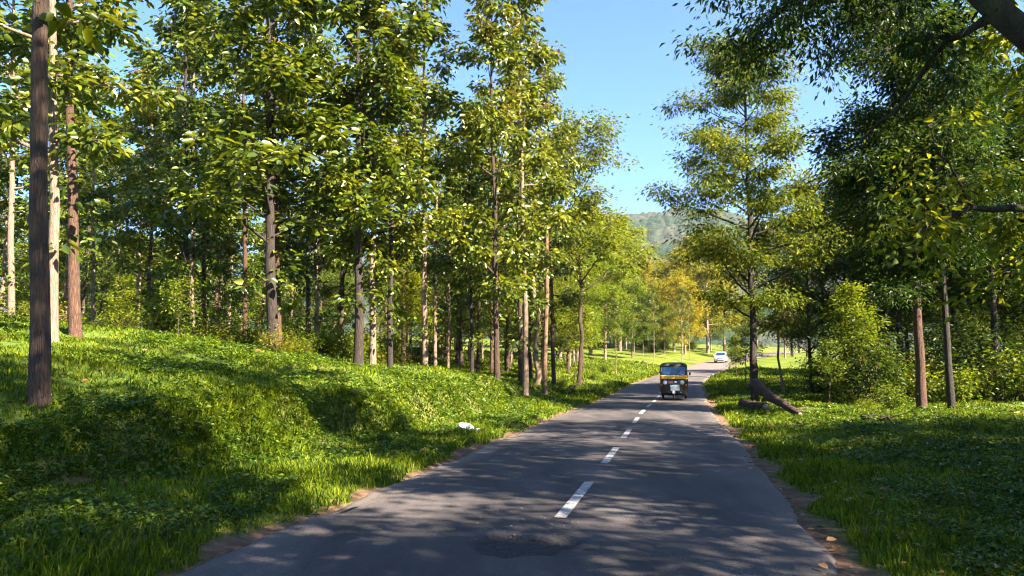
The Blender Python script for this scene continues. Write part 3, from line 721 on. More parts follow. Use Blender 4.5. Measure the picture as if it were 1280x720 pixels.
# the big tree that leans over the road from the right, and the shade trees beside and behind the camera
def overhang():
    rng = np.random.default_rng(71); T = Tubes(); Cl = []
    base = np.array([9.6, 8.3, float(H(9.6, 8.3)) - .2])
    def limb(pts, r0, r1, sides=12, n=14):
        pts = np.array(pts, float); t = np.linspace(0, 1, len(pts)); tt = np.linspace(0, 1, n)
        P = np.stack([np.interp(tt, t, pts[:, a]) for a in range(3)], 1)
        for _ in range(2): P[1:-1] = (P[:-2] + P[1:-1] * 2 + P[2:]) / 4
        P[1:-1] += rng.normal(size=(n - 2, 3)) * .025
        T.add(P, r0 + (r1 - r0) * tt, sides); return P
    main = limb([base, base + (-.9, 0, 1.8), (7.6, 8.5, 4.1), (6.05, 8.6, 5.45), (5.0, 8.7, 6.8), (3.9, 8.9, 8.2), (2.6, 9.4, 9.8), (1.4, 9.8, 11.2)], .23, .06)
    lims = [limb([main[8], (4.9, 9.8, 7.9), (4.9, 11.2, 7.9), (4.5, 12.3, 7.5), (3.7, 13.4, 7.3)], .10, .015, 8),
            limb([main[9], (4.4, 10.0, 8.4), (5.4, 11.4, 8.0), (5.9, 12.6, 7.3)], .08, .015, 8),
            limb([main[6], (6.0, 9.6, 7.0), (7.2, 10.8, 8.3), (8.2, 12.3, 9.6)], .12, .03, 8),
            limb([main[6], (5.8, 9.8, 6.0), (5.9, 11.2, 5.5), (5.6, 12.6, 5.2)], .06, .012, 7),
            limb([main[12], (0.6, 9.0, 11.8), (-.8, 8.0, 12.5), (-2, 7.2, 12.6)], .07, .02, 7),
            limb([main[4], (7.6, 8.2, 6.5), (8.4, 7.6, 8.6), (9.4, 7, 11)], .14, .04, 8),
            limb([main[11], (2.0, 8.0, 10.6), (2.4, 6.5, 11.6), (3, 5.4, 12.2)], .08, .02, 8),
            limb([main[9], (4.2, 7.8, 9.4), (4.9, 6.6, 10.8), (5.8, 5.4, 11.9)], .09, .02, 8),
            limb([main[7], (6.0, 7.6, 8.4), (7.0, 6.8, 9.6), (8.0, 5.6, 10.6)], .10, .02, 8),
            limb([main[10], (3.6, 9.6, 10.2), (4.6, 10.0, 11.4), (5.8, 10.6, 12.0)], .08, .02, 8)]
    for li, P in enumerate(lims):
        n = [26, 20, 12, 3, 9, 13, 16, 18, 15, 16][li]
        for j in range(n):
            i = rng.integers(len(P) // 3, len(P)); q = P[i]
            az = rng.uniform(0, 2 * pi); el = rng.uniform(-.5, .5); L2 = rng.uniform(.6, 1.7) * (.6 if li == 3 else 1)
            d = np.array([cos(az) * cos(el), sin(az) * cos(el), sin(el)]); t = np.linspace(0, 1, 5)
            Q = q + d * L2 * t[:, None] + np.outer(t ** 2, [0, 0, -.35 * L2])
            T.add(Q, .016 * (1 - .75 * t), 4)
            for c in (.35, .6, .8, 1.0): Cl.append(q + d * L2 * c + np.array([0, 0, -.35 * L2 * c * c]) + rng.normal(size=3) * .07)
    o = empty('leaning_tree', base)
    tag(o, 'big dark tree leaning in over the road from the right edge', 'tree')
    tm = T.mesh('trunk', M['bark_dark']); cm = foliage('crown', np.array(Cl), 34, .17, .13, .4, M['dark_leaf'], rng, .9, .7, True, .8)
    for nme, me in (('trunk', tm), ('crown', cm)):
        c = link(nme, me, o); c.location = -Vector(base)
overhang()
def arching():
    rng = np.random.default_rng(81); T = Tubes(); Cl = []
    bx, by = 11.0, 14.2; base = np.array([bx, by, float(H(bx, by)) - .2])
    def limb(pts, r0, r1, sides=8, n=14, leafy=0, dr=.2):
        pts = np.array(pts, float); t = np.linspace(0, 1, len(pts)); tt = np.linspace(0, 1, n)
        P = np.stack([np.interp(tt, t, pts[:, a]) for a in range(3)], 1)
        for _ in range(2): P[1:-1] = (P[:-2] + P[1:-1] * 2 + P[2:]) / 4
        P[1:-1] += rng.normal(size=(n - 2, 3)) * .03
        T.add(P, r0 + (r1 - r0) * tt, sides)
        for j in range(leafy):
            q = P[rng.integers(n // 4, n)]; az = rng.uniform(0, 2 * pi); el = rng.uniform(-.5, .6); L2 = rng.uniform(.5, 1.3)
            d = np.array([cos(az) * cos(el), sin(az) * cos(el), sin(el)]); t2 = np.linspace(0, 1, 5)
            T.add(q + d * L2 * t2[:, None] + np.outer(t2 ** 2, [0, 0, -dr * L2]), .014 * (1 - .75 * t2), 4)
            for c in (.4, .7, 1.0): Cl.append(q + d * L2 * c + np.array([0, 0, -dr * L2 * c * c]) + rng.normal(size=3) * .06)
        return P
    tr = limb([base, (11.1, 14.2, 2), (10.9, 14.2, 3.8), (11.2, 14.3, 6), (11.5, 14.4, 8.5), (11.4, 14.5, 11)], .20, .05, 12)
    a = limb([tr[5], (10.0, 14.1, 4.55), (9.2, 14.0, 4.62), (8.3, 13.9, 4.5), (7.5, 13.9, 4.1)], .11, .025, leafy=9, dr=.5)
    limb([a[9], (8.0, 13.6, 5.3), (7.6, 13.5, 6.0)], .035, .01, leafy=6)
    limb([a[6], (9.6, 13.4, 3.9), (9.1, 13.0, 3.4)], .03, .01, leafy=9, dr=.6)
    limb([tr[7], (10.4, 13.8, 6.6), (9.4, 13.5, 7.4), (8.8, 13.2, 8.0)], .08, .015, leafy=12)
    limb([tr[9], (12.2, 14.9, 8.6), (13.2, 15.3, 9.8)], .07, .015, leafy=14)
    limb([tr[10], (11.0, 13.6, 9.6), (10.6, 12.7, 10.8)], .06, .015, leafy=14)
    o = empty('arching_tree', base); tag(o, 'tree whose dark bough arches in from the right edge at mid height', 'tree')
    for nme, me in (('trunk', T.mesh('trunk', M['bark_dark'])), ('crown', foliage('crown', np.array(Cl), 26, .2, .16, .55, M['shrub_leaf'], rng, .5, .8, False, .7))):
        c = link(nme, me, o); c.location = -Vector(base)
arching()
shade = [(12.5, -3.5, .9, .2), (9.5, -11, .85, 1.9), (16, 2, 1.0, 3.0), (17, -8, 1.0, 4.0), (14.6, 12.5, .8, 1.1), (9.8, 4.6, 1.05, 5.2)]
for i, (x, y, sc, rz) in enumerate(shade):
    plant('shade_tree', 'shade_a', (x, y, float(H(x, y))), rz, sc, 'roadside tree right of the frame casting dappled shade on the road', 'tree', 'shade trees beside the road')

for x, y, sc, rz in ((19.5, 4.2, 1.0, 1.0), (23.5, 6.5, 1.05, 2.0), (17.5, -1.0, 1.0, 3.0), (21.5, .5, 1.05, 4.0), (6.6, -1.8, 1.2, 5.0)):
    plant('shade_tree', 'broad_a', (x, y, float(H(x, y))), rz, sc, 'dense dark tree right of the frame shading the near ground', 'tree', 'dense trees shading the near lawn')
x, y, z = at(1296, 37); plant('broadleaf_tree', 'broad_a', (x, y, z), 5.0, 1.05, 'dark leafy tree cut by the right edge of the picture', 'tree', None, 1.0)
# ------------------------------------------------------------------ vehicles, pole, log, litter
class MB:
    def __init__(s): s.V = []; s.F = []
    def box(s, c, size, rot=None, taper=None):
        b = len(s.V); c = Vector(c); hx, hy, hz = [t / 2 for t in size]
        for dz in (-1, 1):
            k = 1 if dz < 0 or taper is None else taper
            for dx, dy in ((-1, -1), (1, -1), (1, 1), (-1, 1)):
                p = Vector((dx * hx * k, dy * hy * k, dz * hz))
                if rot is not None: p = rot @ p
                s.V.append(tuple(c + p))
        s.F += [tuple(b + i for i in f) for f in ((3, 2, 1, 0), (4, 5, 6, 7), (0, 1, 5, 4), (1, 2, 6, 5), (2, 3, 7, 6), (3, 0, 4, 7))]
        return s
    def loft(s, rings, cap=True):
        b = len(s.V); n = len(rings[0])
        for r in rings: s.V += [tuple(p) for p in r]
        for k in range(len(rings) - 1):
            for i in range(n):
                j = (i + 1) % n
                s.F.append((b + k * n + i, b + k * n + j, b + (k + 1) * n + j, b + (k + 1) * n + i))
        if cap:
            s.F.append(tuple(b + i for i in range(n))[::-1])
            s.F.append(tuple(b + (len(rings) - 1) * n + i for i in range(n)))
        return s
    def tube(s, pts, r, n=8):
        pts = [Vector(p) for p in pts]; rings = []
        rr = r if isinstance(r, (list, tuple)) else [r] * len(pts)
        for k, p in enumerate(pts):
            t = (pts[min(k + 1, len(pts) - 1)] - pts[max(k - 1, 0)]).normalized()
            a = t.cross(Vector((.3, .1, 1)) if abs(t.z) < .9 else Vector((1, .2, 0))).normalized(); b_ = t.cross(a)
            rings.append([p + (a * cos(2 * pi * i / n) + b_ * sin(2 * pi * i / n)) * rr[k] for i in range(n)])
        return s.loft(rings)
    def lathe(s, prof, c, axis='X', n=24):
        """profile of (radius, offset along the axis)"""
        c = Vector(c); rings = []
        for r, o in prof:
            ring = []
            for i in range(n):
                a = 2 * pi * i / n
                if axis == 'X': p = Vector((o, r * cos(a), r * sin(a)))
                elif axis == 'Y': p = Vector((r * cos(a), o, r * sin(a)))
                else: p = Vector((r * cos(a), r * sin(a), o))
                ring.append(c + p)
            rings.append(ring)
        return s.loft(rings)
    def build(s, name, m, parent=None, bevel=0., smooth=False):
        me = bpy.data.meshes.new(name); me.from_pydata(s.V, [], s.F); me.materials.append(m)
        if smooth: me.polygons.foreach_set('use_smooth', [True] * len(me.polygons))
        me.update()
        o = link(name, me, parent)
        if bevel:
            bv = o.modifiers.new('bevel', 'BEVEL'); bv.width = bevel; bv.segments = 3; bv.limit_method = 'ANGLE'; bv.angle_limit = R(40)
        return o

def glass(name, tint, rough=.03):
    m, nt, out = mat(name)
    p = N(nt, 'ShaderNodeBsdfPrincipled', Roughness=rough); p.inputs['Base Color'].default_value = (*tint, 1)
    p.inputs['Specular IOR Level'].default_value = 1.0; p.inputs['IOR'].default_value = 1.5
    nt.links.new(p.outputs[0], out.inputs[0]); return m
M['black_paint'] = plain('black_paint', (.012, .012, .013), .3, var=.4, coat=.4)
M['canvas'] = plain('canvas', (.016, .016, .017), .75, var=.5, scale=20)
M['yellow'] = plain('yellow_paint', (.75, .36, .02), .4, var=.12, coat=.3)
M['glass'] = glass('windscreen', (.008, .03, .075), .05)
M['lamp'] = plain('lamp_glass', (.75, .77, .78), .12, var=.05, coat=1.)
M['orange'] = plain('orange_lens', (.75, .16, .02), .3, var=.05)
M['plate'] = plain('plate', (.78, .78, .76), .5, var=.06)
M['rubber'] = plain('rubber', (.02, .02, .02), .85)
M['steel'] = plain('steel', (.5, .5, .5), .35, .9, var=.15)
M['fender'] = plain('dusty_fender', (.42, .40, .38), .6, var=.3)
M['seat'] = plain('seat_vinyl', (.05, .03, .025), .5)
M['white_paint'] = plain('white_paint', (.72, .73, .76), .25, var=.05, coat=.8)
M['dark_trim'] = plain('dark_trim', (.03, .03, .033), .5)

def rsec(y, hwb, hwt, zb, zt, r=.08, mid=None):
    """rounded cross section of a body at y"""
    P = []
    def arc(cx, cz, a0, a1, rr):
        for k in range(5):
            a = a0 + (a1 - a0) * k / 4; P.append((cx + rr * cos(a), y, cz + rr * sin(a)))
    arc(hwb - r, zb + r, -pi / 2, 0, r); 
    if mid: P.append((mid[0], y, mid[1]))
    else: P.append(((hwb + hwt) / 2, y, (zb + zt) / 2))
    arc(hwt - r, zt - r, 0, pi / 2, r)
    arc(-(hwt - r), zt - r, pi / 2, pi, r)
    if mid: P.append((-mid[0], y, mid[1]))
    else: P.append((-(hwb + hwt) / 2, y, (zb + zt) / 2))
    arc(-(hwb - r), zb + r, pi, 1.5 * pi, r)
    return P

def wheel(parent, c, r, w, name='wheel'):
    t = MB().lathe([(r * .62, -w / 2 * .8), (r * .93, -w / 2), (r, -w / 4), (r, w / 4), (r * .93, w / 2), (r * .62, w / 2 * .8)], c).build(name, M['rubber'], parent, 0, True)
    MB().lathe([(.02, -w / 2 * .5), (r * .3, -w / 2 * .9), (r * .6, -w / 2 * .55), (r * .6, w / 2 * .55), (r * .3, w / 2 * .9), (.02, w / 2 * .5)], c).build('rim', M['steel'], t, 0, False)
    return t

def rickshaw(loc, rz, sc):
    o = empty('auto_rickshaw', loc, rz); o.scale = (sc,) * 3
    tag(o, 'black and yellow three wheeled auto rickshaw driving towards the viewer', 'auto rickshaw')
    # front cowl
    MB().loft([rsec(-1.27, .26, .40, .40, .86, .07, (.36, .62)), rsec(-1.20, .40, .52, .32, .98, .08, (.50, .62)), rsec(-1.08, .52, .60, .27, 1.05, .08, (.59, .62)),
               rsec(-.92, .58, .62, .24, 1.08, .07, (.63, .6)), rsec(-.78, .60, .63, .24, 1.06, .05, (.64, .6))]).build('front_cowl', M['black_paint'], o, 0, True)
    # tub with rear side panels
    MB().loft([rsec(-.80, .60, .64, .22, .50, .04), rsec(-.3, .64, .67, .22, .52, .04), rsec(.30, .66, .68, .22, .55, .04),
               rsec(.42, .66, .68, .22, .98, .05), rsec(1.05, .66, .68, .24, 1.0, .06), rsec(1.32, .60, .62, .34, .98, .08)]).build('body', M['black_paint'], o, 0, True)
    # canvas hood: front lip, roof, closed rear quarter
    ri = []
    for y, hw, zt in ((-.90, .56, 1.70), (-.80, .60, 1.755), (-.3, .63, 1.80), (.4, .64, 1.80), (1.0, .63, 1.75), (1.28, .58, 1.62)):
        ri.append([(hw * cos(a) ** .45 * 1.0 if cos(a) > 0 else -hw * abs(cos(a)) ** .45, y, zt - .16 + .16 * sin(a)) for a in np.linspace(0.001, pi - .001, 13)]
                  + [(-hw + .03, y, zt - .19), (0, y, zt - .17), (hw - .03, y, zt - .19)])
    h = MB().loft(ri); h.build('canvas_hood', M['canvas'], o, 0, True)
    q = MB()
    for sx in (-1, 1):
        q.loft([[(sx * .64, .42, .97), (sx * .66, .42, .97), (sx * .645, .50, 1.66), (sx * .625, .50, 1.66)],
                [(sx * .60, 1.30, .97), (sx * .62, 1.30, .97), (sx * .575, 1.25, 1.55), (sx * .555, 1.25, 1.55)]])
    q.box((0, 1.29, 1.27), (1.18, .03, .62)); q.build('hood_side', M['canvas'], o)
    fr = MB()
    for sx in (-1, 1):
        fr.tube([(sx * .60, -1.0, 1.04), (sx * .585, -.93, 1.35), (sx * .56, -.84, 1.68)], .035)
        fr.tube([(sx * .655, -.28, .5), (sx * .65, -.28, 1.1), (sx * .62, -.30, 1.68)], .018)
    fr.tube([(-.57, -.86, 1.67), (.57, -.86, 1.67)], .03); fr.tube([(-.6, -1.0, 1.19), (.6, -1.0, 1.19)], .018)
    fr.build('frame', M['black_paint'], o, 0, True)
    th = R(13); rot = Matrix.Rotation(-th, 3, 'X')
    MB().box((0, -.925, 1.43), (1.08, .012, .47), rot).build('windscreen', M['glass'], o)
    w = MB(); w.tube([(.12, -1.0, 1.22), (.30, -.965, 1.42)], .008, 5); w.build('wiper', M['dark_trim'], o)
    # yellow band under the windscreen wraps round the cowl
    rings = []
    for x, y in ((-.655, -.70), (-.645, -.98), (-.56, -1.10), (-.3, -1.17), (0, -1.19), (.3, -1.17), (.56, -1.10), (.645, -.98), (.655, -.70)):
        rings.append([(x, y - .02, 1.0), (x, y - .02, 1.155), (x * .97, y + .04, 1.18), (x * .97, y + .04, .99)])
    MB().loft(rings).build('yellow_band', M['yellow'], o, .01)
    for sx in (-1, 1):
        hl = MB().lathe([(.075, .06), (.105, 0), (.105, -.04), (.09, -.05)], (sx * .40, -1.24, .84), 'Y').build('headlight', M['steel'], o, 0, True)
        MB().lathe([(.088, -.045), (.07, -.07), (.03, -.082), (.004, -.085)], (sx * .40, -1.24, .84), 'Y').build('lens', M['lamp'], hl, 0, True)
        MB().lathe([(.045, .03), (.05, -.02), (.03, -.05), (.004, -.055)], (sx * .57, -1.14, .72), 'Y', 14).build('indicator', M['orange'], o, 0, True)
        mr = MB(); mr.tube([(sx * .60, -.96, 1.15), (sx * .74, -1.0, 1.2)], .01, 6); mr.box((sx * .76, -1.01, 1.25), (.09, .03, .14)); mr.build('mirror', M['dark_trim'], o, .01)
    MB().box((-.14, -1.285, .855), (.20, .012, .10)).build('badge', M['orange'], o, .004)
    MB().box((.10, -1.285, .865), (.12, .012, .05)).build('badge', M['plate'], o, .004)
    MB().box((.06, -1.305, .585), (.42, .012, .27), Matrix.Rotation(R(-4), 3, 'Y')).build('number_plate', M['plate'], o, .006)
    bp = MB(); bp.tube([(-.48, -1.22, .36), (-.30, -1.33, .38), (.30, -1.33, .38), (.48, -1.22, .36)], .018); bp.build('bumper_bar', M['black_paint'], o, 0, True)
    # front mudguard and wheel
    mg = []
    for a in np.linspace(R(20), R(165), 10):
        cy_, cz = -1.12 - .255 * cos(a), .22 + .255 * sin(a)
        mg.append([(-.075, cy_, cz), (.075, cy_, cz), (.06, cy_ - .02 * cos(a), cz + .025), (-.06, cy_ - .02 * cos(a), cz + .025)])
    MB().loft(mg).build('mudguard', M['fender'], o, 0, True)
    wheel(o, (0, -1.12, .215), .215, .10)
    MB().tube([(.08, -1.12, .215), (.085, -1.0, .55)], .02).tube([(-.08, -1.12, .215), (-.085, -1.0, .55)], .02).build('fork', M['dark_trim'], o)
    for sx in (-1, 1): wheel(o, (sx * .56, .92, .215), .215, .11)
    st = MB(); st.box((0, -.12, .62), (.44, .36, .12)); st.box((0, .08, .86), (.44, .07, .42)); st.build('driver_seat', M['seat'], o, .03)
    st = MB(); st.box((0, .72, .66), (1.16, .46, .14)); st.box((0, .99, .98), (1.16, .1, .5)); st.build('passenger_seat', M['seat'], o, .03)
    MB().tube([(-.30, -.62, 1.06), (-.1, -.72, 1.02), (.1, -.72, 1.02), (.30, -.62, 1.06)], .014).tube([(0, -.74, 1.0), (0, -.95, .4)], .022).build('handlebar', M['dark_trim'], o)
    return o

def hatchback(loc, rz):
    o = empty('parked_car', loc, rz); o.name = 'small_car'
    tag(o, 'small white car coming round the far bend of the road', 'car')
    Hs = [(-1.82, .55, .60, .30, .62), (-1.74, .68, .72, .22, .74), (-1.45, .74, .76, .20, .84), (-.95, .77, .78, .20, .95), (-.3, .78, .79, .20, .98), (.8, .78, .79, .20, 1.0),
          (1.45, .76, .77, .22, 1.02), (1.68, .72, .72, .26, .98), (1.76, .60, .62, .36, .90)]
    MB().loft([rsec(y, a, b, zb, zt, .09, (max(a, b) + .03, (zb + zt) / 2)) for y, a, b, zb, zt in Hs]).build('body', M['white_paint'], o, 0, True)
    cab = [(-.92, .70, .62, .93, 1.0), (-.25, .70, .57, .93, 1.44), (.35, .70, .57, .94, 1.50), (1.1, .70, .56, .95, 1.47), (1.62, .68, .60, .96, 1.06)]
    MB().loft([rsec(y, a, b, zb, max(zt, zb + .06), .028) for y, a, b, zb, zt in cab]).build('cabin_glass', M['glass'], o, 0, True)
    MB().loft([rsec(-.30, .56, .55, 1.42, 1.475, .02), rsec(.35, .585, .57, 1.485, 1.53, .02), rsec(1.16, .575, .56, 1.455, 1.50, .02), rsec(1.3, .55, .54, 1.40, 1.45, .02)]).build('roof', M['white_paint'], o, .01, True)
    p = MB()
    for sx in (-1, 1):
        p.tube([(sx * .70, -.95, .96), (sx * .58, -.28, 1.45)], .03, 6); p.tube([(sx * .71, .3, .97), (sx * .59, .3, 1.48)], .03, 6); p.tube([(sx * .70, 1.6, 1.0), (sx * .57, 1.15, 1.46)], .045, 6)
    p.build('pillar', M['white_paint'], o, 0, True)
    for sx in (-1, 1):
        MB().loft([[(sx * .42, -1.78, .60), (sx * .66, -1.70, .60), (sx * .70, -1.62, .74), (sx * .50, -1.72, .76)], [(sx * .42, -1.70, .60), (sx * .66, -1.6, .60), (sx * .70, -1.52, .74), (sx * .50, -1.62, .76)]]).build('headlight', M['lamp'], o)
        MB().box((sx * .86, -.72, 1.0), (.16, .1, .12)).build('mirror', M['white_paint'], o, .03)
        MB().box((sx * .64, 1.72, .86), (.14, .08, .18)).build('tail_light', M['orange'], o, .01)
        for y in (-1.15, 1.15): wheel(o, (sx * .72, y, .28), .28, .17)
    MB().box((0, -1.835, .60), (.72, .03, .10)).build('grille', M['dark_trim'], o, .01)
    MB().box((0, -1.835, .34), (1.0, .04, .12)).build('bumper_intake', M['dark_trim'], o, .01)
    MB().box((0, -1.87, .46), (.42, .012, .10)).build('number_plate', M['plate'], o, .003)
    return o

x, y, z = hit(843, 503)
rickshaw((x, y, float(road_z(y)) + .035), atan2(-.225, 1), 1.02)
yc_ = 107.0; xc_ = (900 - 640) / FPX * yc_
hatchback((xc_, yc_, float(road_z(yc_)) + .035), atan2(-.36, 1))

# wooden pole
x, y, z = hit(681, 494)
o = empty('wooden_pole', (x, y, z)); tag(o, 'tall straight reddish wooden pole beside the road, left of centre', 'pole')
T = Tubes(); hh = np.linspace(-.3, 8.6, 12)
T.add(np.stack([.02 * hh - .02 * np.sin(hh), .0 * hh, hh], 1), .13 - .0055 * hh, 12)
link('shaft', T.mesh('shaft', M['pole_wood']), o)
MB().lathe([(.085, 0), (.088, .03), (.03, .06), (.003, .065)], (.155, 0, 8.58), 'Z', 12).build('cap', M['steel'], o, 0, True)

# leaning log and its broken neighbour
def log(name, pts, radii, label, seed, end='cut_wood'):
    rng = np.random.default_rng(seed); pts = np.array(pts, float)
    t = np.linspace(0, 1, len(pts)); tt = np.linspace(0, 1, 14)
    P = np.stack([np.interp(tt, t, pts[:, a]) for a in range(3)], 1); P[1:-1] += rng.normal(size=(12, 3)) * .02
    rad = np.interp(tt, t, radii) * rng.uniform(.93, 1.07, 14)
    b0 = pts[-1].copy(); o = empty(name, b0); tag(o, label, 'log')
    T = Tubes(); T.add(P - b0, rad, 14, .06)
    link('bark', T.mesh('bark', M['bark_brown']), o)
    for k, nm in ((0, 1), (-1, -1)):
        d = (P[k] - P[k + nm]); d /= np.linalg.norm(d)
        T2 = Tubes(); c = P[k] - b0; T2.add(np.array([c - d * .03, c + d * .012, c + d * .02]), [rad[k] * .9, rad[k] * .9, .004], 14)
        link('cut_end', T2.mesh('cut_end', M[end]), o)
    return o
lx, ly, lz = hit(1000, 521)
dist = ly + 3.4
ax = (940 - 640) / FPX * dist; az_ = CAM_H + dist * (460 - 480) / FPX + .02
log('leaning_log', [(ax, dist, az_), ((ax + lx) / 2 - .1, (dist + ly) / 2, (az_ + lz) / 2 + .02), (lx, ly, lz + .05)], [.19, .16, .09], 'long thick log leaning from the tall feathery tree down to the grass', 3)
sx_, sy_, sz_ = hit(928, 512); ex, ey, ez = hit(962, 515)
log('short_log', [(sx_, sy_, sz_ + .18), (ex, ey + .4, ez + .16)], [.20, .14], 'short pale broken log lying on the verge left of the leaning log', 4)

def branch(p0, p1, r, label, seed, lift=.0):
    rng = np.random.default_rng(seed); a, b = np.array(hit(*p0)), np.array(hit(*p1)); a[2] += lift + r; b[2] += r
    t = np.linspace(0, 1, 12)[:, None]; P = a * (1 - t) + b * t; P[1:-1] += rng.normal(size=(10, 3)) * r * .7
    P[:, 2] = np.maximum(P[:, 2], H(P[:, 0], P[:, 1]) + r * .6)
    T = Tubes(); T.add(P - a, r * (1 - .6 * t[:, 0]), 8, .08)
    for k in range(4):
        i = rng.integers(2, 11); d = rng.normal(size=3); d[2] = abs(d[2]) * .6; d /= np.linalg.norm(d)
        T.add(P[i] - a + np.outer(np.linspace(0, 1, 4), d) * r * 11, r * .3 * np.array([1, .8, .5, .2]), 5)
    o = link('fallen_branch', T.mesh('fallen_branch', M['bark_brown'])); o.location = a; tag(o, label, 'branch')
branch((400, 424), (532, 437), .075, 'long dark fallen stem lying across the slope behind the pale straight trunk', 1, .25)
branch((1078, 527), (1122, 531), .07, 'short fallen branch in the grass below the bushy light green young tree', 2)
branch((1190, 566), (1150, 560), .04, 'thin dry branch lying on the shaded right lawn', 3)
branch((712, 492), (735, 478), .05, 'dry broken branch on the bank just right of the wooden pole', 4, .3)
# white plastic litter on the bank
def litter(px, py, size, label, seed, elong=1.5):
    x, y, z = hit(px, py); o = empty('plastic_litter', (x, y, z)); rng = np.random.default_rng(seed)
    b = MB(); rings = []
    for a in np.linspace(-pi / 2 + .15, pi / 2 - .15, 9):
        rings.append([(size * elong * sin(a) * .5, size * .42 * cos(a) * cos(th) * rng.uniform(.75, 1.15), size * .42 * cos(a) * sin(th) * rng.uniform(.7, 1.2)) for th in np.linspace(0, 2 * pi, 15)[:-1]])
    b.loft(rings); me = b.build('plastic_litter', M['litter'], None, 0, False)
    me.location = (x, y, z + size * .36); me.rotation_euler = (0, .35 if seed == 1 else -.5, .2)
    bpy.data.objects.remove(o)
    sb = me.modifiers.new('s', 'SUBSURF'); sb.levels = sb.render_levels = 1
    tag(me, label, 'litter'); return me
litter(583, 540, .30, 'crumpled white plastic litter lying in the grass of the bank', 1)
litter(595, 541, .12, 'small white scrap right beside the crumpled white plastic', 2, 1.8)

# grey milestone on the inside of the bend
x, y, z = hit(913, 463)
b = MB(); prof = [(.16, -.2), (.16, .35), (.14, .48), (.09, .57), (.01, .60)]
b.lathe(prof, (0, 0, 0), 'Z', 14); o = b.build('milestone', M['stone'], None, 0, True); o.location = (x, y, z); o.scale = (1.1, .6, 1)
tag(o, 'small grey stone marker post on the grass inside the bend', 'milestone')

# loose stones along the verge and round the broken patch
def stone(px, py, r, label, grp, seed):
    x, y, z = hit(px, py); rng = np.random.default_rng(seed); b = MB(); rings = []
    for a in np.linspace(-pi / 2 + .2, pi / 2 - .2, 6):
        rings.append([(r * cos(a) * cos(t) * rng.uniform(.75, 1.2), r * .8 * cos(a) * sin(t) * rng.uniform(.75, 1.2), r * .6 * sin(a)) for t in np.linspace(0, 2 * pi, 10)[:-1]])
    b.loft(rings); o = b.build('stone', M['stone'], None, 0, False); o.location = (x, y, max(z, float(road_z(y)) + (.03 if abs(float(side(x, y))) < HALF else -9)) + r * .25); o.rotation_euler = (0, 0, seed)
    tag(o, label, 'stone', grp)
rs2 = random.Random(8)
for k in range(34):
    t = rs2.random() ** 1.5; yy = 6.5 + 26 * t; sgn = 1 if rs2.random() < .65 else -1
    xx = float(road_x(yy)) + sgn * (HALF + rs2.uniform(.05, .75)) * 1.025
    stone(640 + xx / yy * FPX, 460 + FPX * CAM_H / yy, rs2.uniform(.015, .04), 'loose stone in the dirt along the road edge', 'loose stones along the road edge', k)
for k in range(26):
    stone(655 + rs2.gauss(0, 36), 677 + rs2.gauss(0, 10), rs2.uniform(.008, .018), 'gravel piece broken out of the road surface', 'gravel round the broken patch', 100 + k)

# ------------------------------------------------------------------ undergrowth
scatter(30, (130, 470), (25, 36), ['shrub_a', 'shrub_b', 'shrub_b', 'shrub_d', 'sapling_b'], (.6, 1.3), 'sunlit low bush at the front edge of the left undergrowth', 'bushes fronting the left undergrowth', 'bush', 1.3, 'bush', ok=lambda x, y, px: side(x, y) < -11)
scatter(46, (-60, 560), (26, 60), ['shrub_a', 'shrub_b', 'shrub_a', 'shrub_c', 'shrub_d'], (.9, 1.9), 'leafy bush in the undergrowth of the left forest', 'bushes in the left undergrowth', 'bush', 1.5, 'bush', ok=lambda x, y, px: side(x, y) < -13.5)
scatter(60, (-100, 700), (46, 100), ['shrub_a', 'shrub_b', 'shrub_b', 'sapling_a', 'sapling_b'], (1.3, 2.6), 'tall bush between the trunks far back in the left forest', 'tall bushes between the far trunks', 'bush', 2.2, 'bush', ok=lambda x, y, px: side(x, y) < -12)
scatter(36, (1020, 1420), (31, 46), ['shrub_a', 'shrub_b', 'shrub_c', 'shrub_c'], (1.0, 2.2), 'leafy bush at the edge of the right wood', 'bushes at the right wood edge', 'bush', 1.6, 'bush', ok=lambda x, y, px: side(x, y) > 9)
for i, (px, py, key, sc, lab) in enumerate([
 (742, 474, 'shrub_a', .5, 'low bush on the bank between pole and meadow'), (700, 484, 'shrub_b', .6, 'low green clump just right of the wooden pole'),
 (755, 466, 'shrub_c', .45, 'dark low bush at the meadow edge left of the rickshaw'), (655, 474, 'shrub_d', .7, 'dry yellowish bush left of the wooden pole'),
 (1115, 512, 'shrub_a', .7, 'bush at the foot of the young leaning tree'), (1230, 500, 'shrub_b', 1.6, 'bright bush beyond the darker thin trunk on the right'),
 (1085, 515, 'shrub_b', .5, 'small green weed clump below the bushy light green tree'), (520, 452, 'shrub_c', .8, 'dark bush on the sunlit slope behind the pale trunks'),
 (372, 425, 'shrub_b', .8, 'yellow green bush at the foot of the dark leafy tree'), (285, 418, 'shrub_d', 1.2, 'golden dry bush in the undergrowth near the reddish trunk')]):
    x, y, z = hit(px, py); plant('bush', key, (x, y, z), i * .9, sc, lab, 'bush', None, parts=('stem', 'foliage'))

